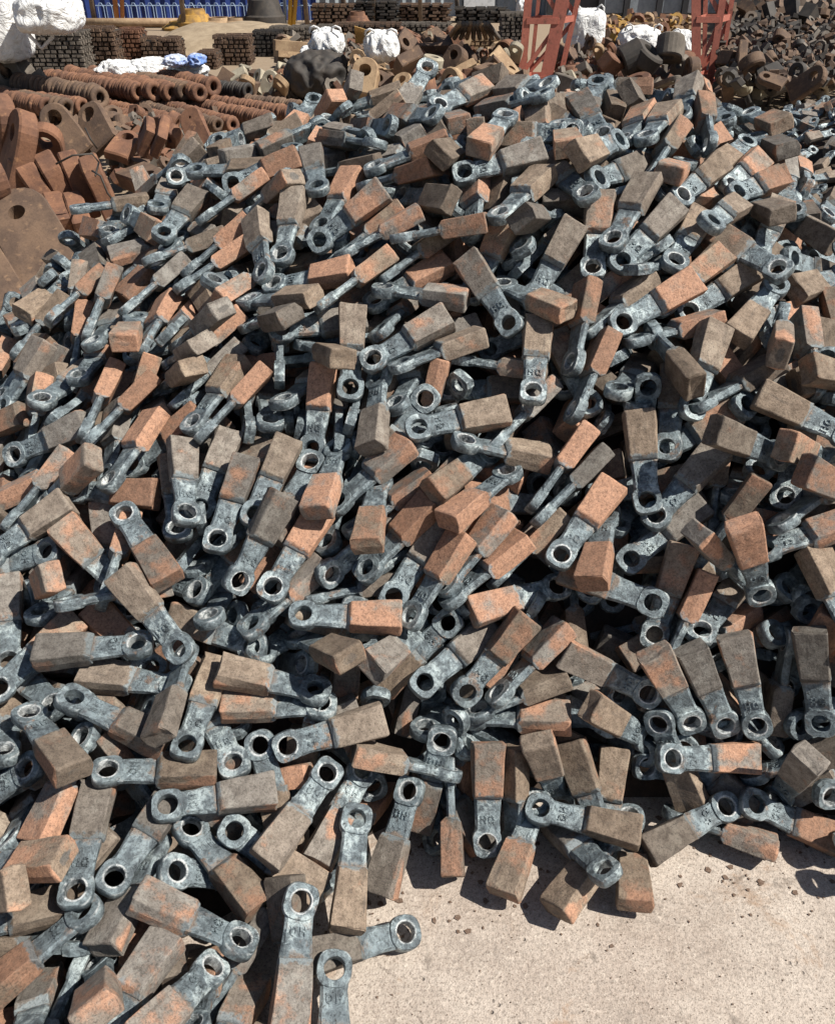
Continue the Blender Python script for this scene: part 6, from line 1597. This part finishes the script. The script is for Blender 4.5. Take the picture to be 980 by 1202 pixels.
def scatter(n_, x0, x1, y0, y1, zmax, kinds, mats, lab, group, seed, s0=.7, s1=1.2):
    rg = random.Random(seed)
    for k in range(n_):
        px, py = rg.uniform(x0, x1), rg.uniform(y0, y1)
        z = rg.uniform(.08, zmax)
        p = at_z(px, py, z)
        a = Vector((rg.uniform(-1, 1), rg.uniform(-1, 1), rg.uniform(-.8, .5)))
        kd, (mt, cn) = rg.choice(kinds), rg.choice(mats)
        casting(kd, mt, p, p + a, rg.uniform(-90, 90), lab % (cn, KINDNAME[kd].replace('_', ' ')), group, rg.uniform(s0, s1))


HK = ('slab', 'long', 'thick', 'wedge', 'block', 'ring')
scatter(26, 452, 606, 58, 104, .45, HK, ((RUSTB, 'brown'), (TAN, 'tan'), (RUST, 'rusty')), '%s %s in the clutter behind the heap crest', 'clutter behind the crest', 1)
scatter(14, 470, 530, 36, 62, .5, ('slab', 'long', 'thick'), ((RUST, 'rusty'), (RUSTB, 'brown')), '%s %s among the castings in the yard centre', 'castings in the yard centre', 2, .8, 1.1)
scatter(22, 656, 812, 62, 104, .4, HK, ((RUSTB, 'brown'), (GREYC, 'grey'), (RUST, 'rusty')), '%s %s in the clutter between the red trestles', 'clutter between the trestles', 3)
scatter(60, 846, 990, 36, 100, .6, HK, ((RUSTB, 'brown'), (DARKC, 'black'), (RUSTB, 'brown')), '%s %s in the side yard past the trestles', 'castings in the side yard', 4, .5, .9)
scatter(20, 850, 990, 70, 108, .35, ('slab', 'long', 'loop', 'wedge'), ((PALE, 'pale'), (GREYC, 'grey'), (RUSTB, 'brown')), '%s %s low in the side yard past the trestles', 'castings in the side yard', 5, .6, 1.0)
scatter(16, 256, 335, 76, 106, .3, ('slab', 'long', 'block'), ((TAN, 'tan'), (PALE, 'pale'), (RUSTB, 'brown')), '%s %s dumped past the end of the ring rows', 'castings past the ring rows', 6, .6, .9)
scatter(16, 128, 205, 140, 186, .35, ('slab', 'ring', 'thick'), ((RUST, 'rusty'), (RUSTB, 'brown')), '%s %s tumbled between slabs and ring rows', 'castings by the slabs', 7, .45, .7)
scatter(16, 100, 210, 128, 178, .45, ('ring', 'thick'), ((RUST, 'rusty'), (RUSTB, 'brown')), '%s %s half sunk among the ring rows', 'castings by the slabs', 9, .4, .65)
scatter(8, 395, 470, 60, 100, .35, HK, ((TAN, 'tan'), (RUSTB, 'brown')), '%s %s around the yellow board', 'castings around the yellow board', 8)

# far small castings that read as one mass
def debris(px0, px1, py0, py1, n_, seed, mats, lab, s=.1, lift=.3):
    rg = random.Random(seed)
    me = bpy.data.meshes.new('casting_debris')
    bm = bmesh.new()
    for k in range(n_):
        p = at_z(rg.uniform(px0, px1), rg.uniform(py0, py1), rg.uniform(0, lift))
        M = Matrix.Translation(p) @ Quaternion((rg.gauss(0, 1), rg.gauss(0, 1), rg.gauss(0, 1), rg.gauss(0, 1))).normalized().to_matrix().to_4x4()
        k0 = len(bm.faces)
        ss = s * rg.uniform(.6, 1.6)
        if rg.random() < .35:
            lathe(bm, [(ss, ss * .3), (ss, -ss * .3), (ss * .5, -ss * .3), (ss * .5, ss * .3)], 10, M)
        else:
            box(bm, (0, 0, 0), (ss * rg.uniform(1, 2.6), ss * rg.uniform(.6, 1.2), ss * rg.uniform(.4, 1)), M)
        mi = rg.randrange(len(mats))
        bm.faces.ensure_lookup_table()
        for f in bm.faces[k0:]:
            f.material_index = mi
    bmesh.ops.recalc_face_normals(bm, faces=bm.faces)
    bm.to_mesh(me)
    bm.free()
    for m in mats:
        me.materials.append(m)
    o = mesh_obj('casting_debris', me)
    tag(o, lab, 'debris', kind='stuff')


debris(845, 1010, 18, 96, 3200, 1, (RUSTB, DARKC, DARKC, RUSTB, GREYC), 'field of dark dumped castings past the second trestle', .06, .5)
debris(688, 815, 20, 52, 500, 2, (YELC, RUST, RUSTB, TAN), 'yellow-brown heap of small round castings before the shed', .09, .35)
debris(330, 612, 40, 104, 900, 3, (RUSTB, GREYC, RUST, TAN), 'brown clutter of castings behind the heap crest', .08, .25)
debris(655, 815, 55, 108, 420, 4, (RUSTB, GREYC, RUST), 'brown clutter of castings between the trestles', .07, .25)
debris(-20, 335, 86, 150, 500, 5, (RUST, RUSTB), 'rust-brown scrap under the ring rows and slabs', .07, .15)
debris(130, 215, 138, 210, 260, 6, (RUST, RUSTB, GREYC), 'small rusty scrap between the slabs and the heap', .05, .3)


# ------------------------------------------------------------------ red lattice trestles
def trestle(name, D, fl, fr, bl, br, yfoot, rungs, lab, wide=(.10, .17, .05, .07)):
    """four chords wider at the top; each chord given by its pixel at y=0 and at yfoot"""
    root = empty(name, at_y((fl[1] + fr[1]) / 2, yfoot, D))
    inv = root.location.copy()

    def line(c, dd, extra):
        a, b = at_y(c[0], 0, D + dd), at_y(c[1], yfoot, D + dd)
        dz = (a - b) / (a.z - b.z)
        return b - dz * b.z, a + dz * extra       # run it down to the ground and on above the frame
    chords = []
    for c, dd, w_ in ((fl, 0, wide[0]), (fr, 0, wide[1]), (bl, .42, wide[2]), (br, .42, wide[3])):
        a, b = line(c, dd, 1.6)
        chords.append((a, b))
        bm = bmesh.new()
        # angle section: two flanges
        beam(bm, a - inv, b - inv, w_, .016, (0, 1, 0))
        d = (b - a).normalized()
        side = Vector((0, 1, 0)).cross(d).normalized() * (w_ / 2 - .008)
        beam(bm, a - inv + side + Vector((0, .05, 0)), b - inv + side + Vector((0, .05, 0)), .1, .014, tuple(side.normalized()))
        mesh_obj('chord', to_mesh('chord', bm), RED, root)

    def pt(i, z):
        a, b = chords[i]
        return a + (b - a) * ((z - a.z) / (b.z - a.z)) - inv
    zs = rungs
    faces = ((0, 1), (2, 3), (0, 2), (1, 3))
    for i, j in faces:
        for z in zs:
            bm = bmesh.new()
            beam(bm, pt(i, z) + Vector((0, -.012, 0)), pt(j, z) + Vector((0, -.012, 0)), .07, .012, (0, 1, 0) if i // 2 == j // 2 else (1, 0, 0))
            mesh_obj('rung', to_mesh('rung', bm), RED, root)
        for n_, (z0, z1) in enumerate(zip(zs, zs[1:])):
            if i // 2 != j // 2:
                continue
            p, q = (i, j) if (n_ % 2) == 0 else (j, i)
            bm = bmesh.new()
            beam(bm, pt(p, z0 + .06) + Vector((0, .018, 0)), pt(q, z1 - .06) + Vector((0, .018, 0)), .055, .012, (0, 1, 0) if i // 2 == j // 2 else (1, 0, 0))
            mesh_obj('diagonal', to_mesh('diagonal', bm), RED, root)
    bm = bmesh.new()
    m = sum((c[0] for c in chords), Vector()) / 4 - inv
    box(bm, (m.x, m.y, m.z + .015), (.7, .75, .03))
    mesh_obj('foot_plate', to_mesh('foot_plate', bm), RED, root)
    tag(root, lab, 'trestle', 'red lattice trestles')


trestle('steel_trestle', 12.6, (620, 612), (660, 640), (632, 622), (678, 656), 96, (.12, .80, 1.42, 2.1, 2.8), 'red lattice trestle with one thick chord, tall white bag beside it')
trestle('steel_trestle', 12.8, (817, 817), (848, 833), (828, 826), (859, 844), 96, (.12, .80, 1.42, 2.1, 2.8), 'red lattice trestle beside the side yard and grey wedge casting', (.12, .09, .06, .06))

# ------------------------------------------------------------------ far side of the yard
def plate(name, x0, x1, yb, ytop_m, D, mat, lab, cat, rib=0.0, thick=.08):
    a, b = at_y(x0, yb, D), at_y(x1, yb, D)
    bm = bmesh.new()
    n_ = max(2, int((b.x - a.x) / .12)) if rib else 1
    fr, bk = [], []
    for i in range(n_ + 1):
        x = a.x + (b.x - a.x) * i / n_
        off = rib * (1 if i % 2 else -1) if rib else 0
        fr.append((bm.verts.new((x, D + off, 0)), bm.verts.new((x, D + off, ytop_m))))
        bk.append((bm.verts.new((x, D + thick + off, 0)), bm.verts.new((x, D + thick + off, ytop_m))))
    for i in range(n_):
        bm.faces.new((fr[i][0], fr[i + 1][0], fr[i + 1][1], fr[i][1]))
        bm.faces.new((bk[i + 1][0], bk[i][0], bk[i][1], bk[i + 1][1]))
        bm.faces.new((fr[i][1], fr[i + 1][1], bk[i + 1][1], bk[i][1]))
    for i in (0, n_):
        bm.faces.new((fr[i][0], fr[i][1], bk[i][1], bk[i][0]))
    o = mesh_obj(name, to_mesh(name, bm), mat)
    if lab:
        tag(o, lab, cat)
    return o


plate('blue_hoarding', -420, 372, 24, 3.4, 23.4, BLUE, 'deep blue sheet hoarding across the far yard', 'hoarding', .02)
o = plate('grey_building', 372, 640, 20, 4.5, 24.6, GWALL, 'pale grey sheet-clad building far behind', 'building', .03, 3)
bm = bmesh.new()
a, b = at_y(544, 20, 24.5), at_y(580, 20, 24.5)
box(bm, ((a.x + b.x) / 2, 24.5, 1.3), (b.x - a.x, .06, 2.6))
mesh_obj('door_panel', to_mesh('door_panel', bm), WHITEP, o)
o = plate('shed', 640, 866, 20, 4.2, 24.2, SHED, 'dark grey shed with framed doors behind the trestles', 'shed', 0, 4)
for xa, xb in ((642, 700), (708, 730), (738, 770), (774, 800), (804, 818), (822, 862)):
    a, b = at_y(xa, 20, 24.1), at_y(xb, 20, 24.1)
    bm = bmesh.new()
    box(bm, ((a.x + b.x) / 2, 24.16, 1.7), (b.x - a.x, .06, 3.2))
    mesh_obj('door', to_mesh('door', bm), GWALL if xa not in (642, 804) else (WHITEP if xa == 804 else DKFR), o)
for xa in (704, 734, 772, 802, 820):
    a = at_y(xa, 20, 24.05)
    bm = bmesh.new()
    box(bm, (a.x, 24.08, 2), (.14, .14, 4))
    mesh_obj('frame_post', to_mesh('frame_post', bm), DKFR, o)

# white wire hoops before the hoarding
root = empty('hoop_fence', at_y(240, 24, 22.8))
for k in range(26):
    x = 118 + k * 9.6
    a, b = at_y(x, 24, 22.8), at_y(x + 6.5, 24, 22.8)
    t_ = at_y(x, 3, 22.8).z
    o0 = root.location
    bm = bmesh.new()
    pts = [Vector((a.x, 22.8, .02)), Vector((a.x, 22.8, t_ - .08)), Vector((a.x + .04, 22.8, t_)), Vector((b.x - .04, 22.8, t_)), Vector((b.x, 22.8, t_ - .08)), Vector((b.x, 22.8, .02))]
    tube(bm, [p - o0 for p in pts], .010, 6)
    mesh_obj('hoop', to_mesh('hoop', bm), WIRE, root)
bm = bmesh.new()
tube(bm, [at_y(112, 6, 22.84) - root.location, at_y(368, 6, 22.84) - root.location], .012, 6)
mesh_obj('rail', to_mesh('rail', bm), WIRE, root)
tag(root, 'white wire hoop fence before the blue hoarding', 'fence')

# pipe, liners, cone
bm = bmesh.new()
tube(bm, [at_y(72, 26, 21.5), at_y(232, 26, 21.5)], .09, 12)
tag(mesh_obj('steel_pipe', to_mesh('steel_pipe', bm, True), TAN), 'long tan steel pipe lying before the blue hoarding', 'pipe')
for (px, py, r_, h_, mt, lab) in ((229, 28, .42, .34, YELC, 'ochre bowl liner upturned before the hoop fence'), (258, 29, .40, .2, TAN, 'flat tan bowl liner beside the ochre one'),
                                  (280, 29, .40, .2, TAN, 'flat tan bowl liner nearest the dark cone'), (312, 29, .44, .75, DARKC, 'dark stepped crusher cone by the post'),
                                  (420, 26, .28, .26, RUST, 'small rusty crusher cone before the layered stacks'), (212, 31, .4, .16, YELC, 'low yellowish liner ring on the dirt')):
    p = at_y(px, py, 21.0)
    base = max(0, p.z - .05)
    bm = bmesh.new()
    lathe(bm, [(r_, 0), (r_, h_ * .3), (r_ * .9, h_ * .34), (r_ * .72, h_ * .7), (r_ * .62, h_ * .72), (r_ * .55, h_), (r_ * .4, h_), (r_ * .6, 0)], 24)
    o = mesh_obj('crusher_liner', to_mesh('crusher_liner', bm, True), mt)
    o.data.set_sharp_from_angle(angle=R(35))
    o.location = (p.x, p.y, base)
    tag(o, lab, 'liner')
# poles
for (xb, yb, xt, r_, mt, lab, zt) in (
        (138, 29, 135, .06, ORP, 'orange pole before the blue hoarding', 3.2), (144, 29, 143, .05, ORP, 'second orange pole close beside its twin', 3.2),
        (112, 31, 107, .055, WOOD, 'grey wooden post by the casting stacks', 3.0), (217, 36, 213, .055, WOOD, 'wooden post standing on the dirt mound', 3.0),
        (297, 32, 293, .055, WOOD, 'wooden post beside the dark crusher cone', 3.0), (361, 31, 358, .055, WOOD, 'wooden post past the yellow poles', 3.0),
        (340, 31, 341, .05, YEP, 'yellow pole by the dark cone', 3.2), (344, 31, 347, .05, YEP, 'leaning yellow pole crossing the other', 3.2), (335, 30, 334, .04, WIRE, 'thin bluish pole beside the yellow poles', 3.0),
        (407, 28, 403, .06, WOOD, 'brown post before the layered stacks', 3.0), (438, 28, 438, .055, WOOD, 'pale post between the layered stacks', 3.0),
        (494, 28, 493, .05, WOOD, 'pale post before the grey building', 3.0), (538, 24, 536, .05, WOOD, 'grey post by the low layered stack', 3.0),
        (902, 22, 904, .06, YEP, 'yellow pole among the bare trees', 3.2), (939, 20, 942, .05, ORP, 'orange pole among the bare trees', 3.2),
        (204, 22, 199, .05, ORP, 'orange pole leaning by the ochre liner', 3.0), (208, 22, 205, .05, ORP, 'orange pole nearest the ochre liner', 3.0)):
    b = at_z(xb, yb, 0)
    t = at_y(xt, 0, b.y)
    d = (t - b) / max(.1, t.z)
    bm = bmesh.new()
    tube(bm, [(0, 0, 0), tuple(d * zt)], [r_, r_ * .8], 8)
    o = mesh_obj('pole', to_mesh('pole', bm, True), mt)
    o.location = b
    tag(o, lab, 'pole')
# timbers and rods
for k, (x0, y0, x1, y1, z, mt, lab) in enumerate((
        (322, 52, 362, 55, .5, TAN, 'top tan timber by the black tarpaulin'), (324, 60, 350, 62, .35, TAN, 'middle tan timber by the black tarpaulin'), (324, 68, 352, 70, .25, WOOD, 'lowest brown timber by the black tarpaulin'),
        (504, 38, 512, 62, .5, PALE, 'pale rod standing among the yard castings'),
        (856, 44, 878, 62, .35, TAN, 'tan beam lying beside the second trestle'), (852, 52, 872, 68, .3, RUSTB, 'brown beam under the tan one'))):
    bm = bmesh.new()
    beam(bm, at_z(x0, y0, z), at_z(x1, y1, z - .05 if k != 3 else .1), .12 if k != 3 else .05, .12 if k != 3 else .05)
    tag(mesh_obj('timber' if k != 3 else 'rod', to_mesh('timber', bm), mt), lab, 'timber' if k != 3 else 'rod')
for k in range(9):
    bm = bmesh.new()
    a, b = at_z(540 + k * 4, 27, .75), at_z(526 + k * 7.4, 44, .45)
    tube(bm, [(0, 0, 0), tuple(b - a)], .035, 8)
    o = mesh_obj('steel_rod', to_mesh('steel_rod', bm, True), GREYC if k % 3 else TAN)
    o.location = a
    tag(o, 'steel rod fanned out over the tan casting stack', 'rod', 'rods fanned over the tan stack')


# ------------------------------------------------------------------ bare trees beyond the side yard
def bare_tree(px, D, h, seed, lab):
    rg = random.Random(seed)
    b = at_y(px, 20, D)
    b.z = 0
    root = empty('bare_tree', b)
    bm = bmesh.new()
    lean = Vector((rg.uniform(-.08, .08), 0, 1))
    tube(bm, [lean * (h * t) + Vector((rg.uniform(-.05, .05), 0, 0)) for t in (0, .2, .45, .7, 1)], [.11, .09, .07, .045, .015], 8)
    mesh_obj('trunk', to_mesh('trunk', bm, True), BARK, root)
    bm = bmesh.new()
    for k in range(46):
        t = rg.uniform(.12, .95)
        a = rg.uniform(0, 2 * math.pi)
        L_ = rg.uniform(.4, 1.2) * (1.1 - t)
        s = lean * (h * t)
        e = s + Vector((math.cos(a) * L_, math.sin(a) * L_, L_ * rg.uniform(.5, 1.3)))
        m_ = (s + e) / 2 + Vector((rg.uniform(-.1, .1), rg.uniform(-.1, .1), 0))
        tube(bm, [s, m_, e], [.026, .016, .006], 5)
        for q in range(3):
            f = m_ + (e - m_) * rg.random()
            tube(bm, [f, f + Vector((rg.uniform(-.4, .4), rg.uniform(-.4, .4), rg.uniform(.1, .5)))], [.009, .004], 4)
    mesh_obj('crown', to_mesh('crown', bm), BARK, root)
    tag(root, lab, 'tree', 'bare trees beyond the side yard')


for k in range(16):
    bare_tree(866 + k * 10 + (k * 37 % 7), 24 + (k * 29 % 11), 4.5 + (k * 13 % 5) * .4, k, 'leafless grey-brown tree beyond the side yard')
debris(850, 1060, 0, 20, 900, 8, (RUSTB, DARKC, BARK), 'brown scrub and scrap under the bare trees', .16, .5)
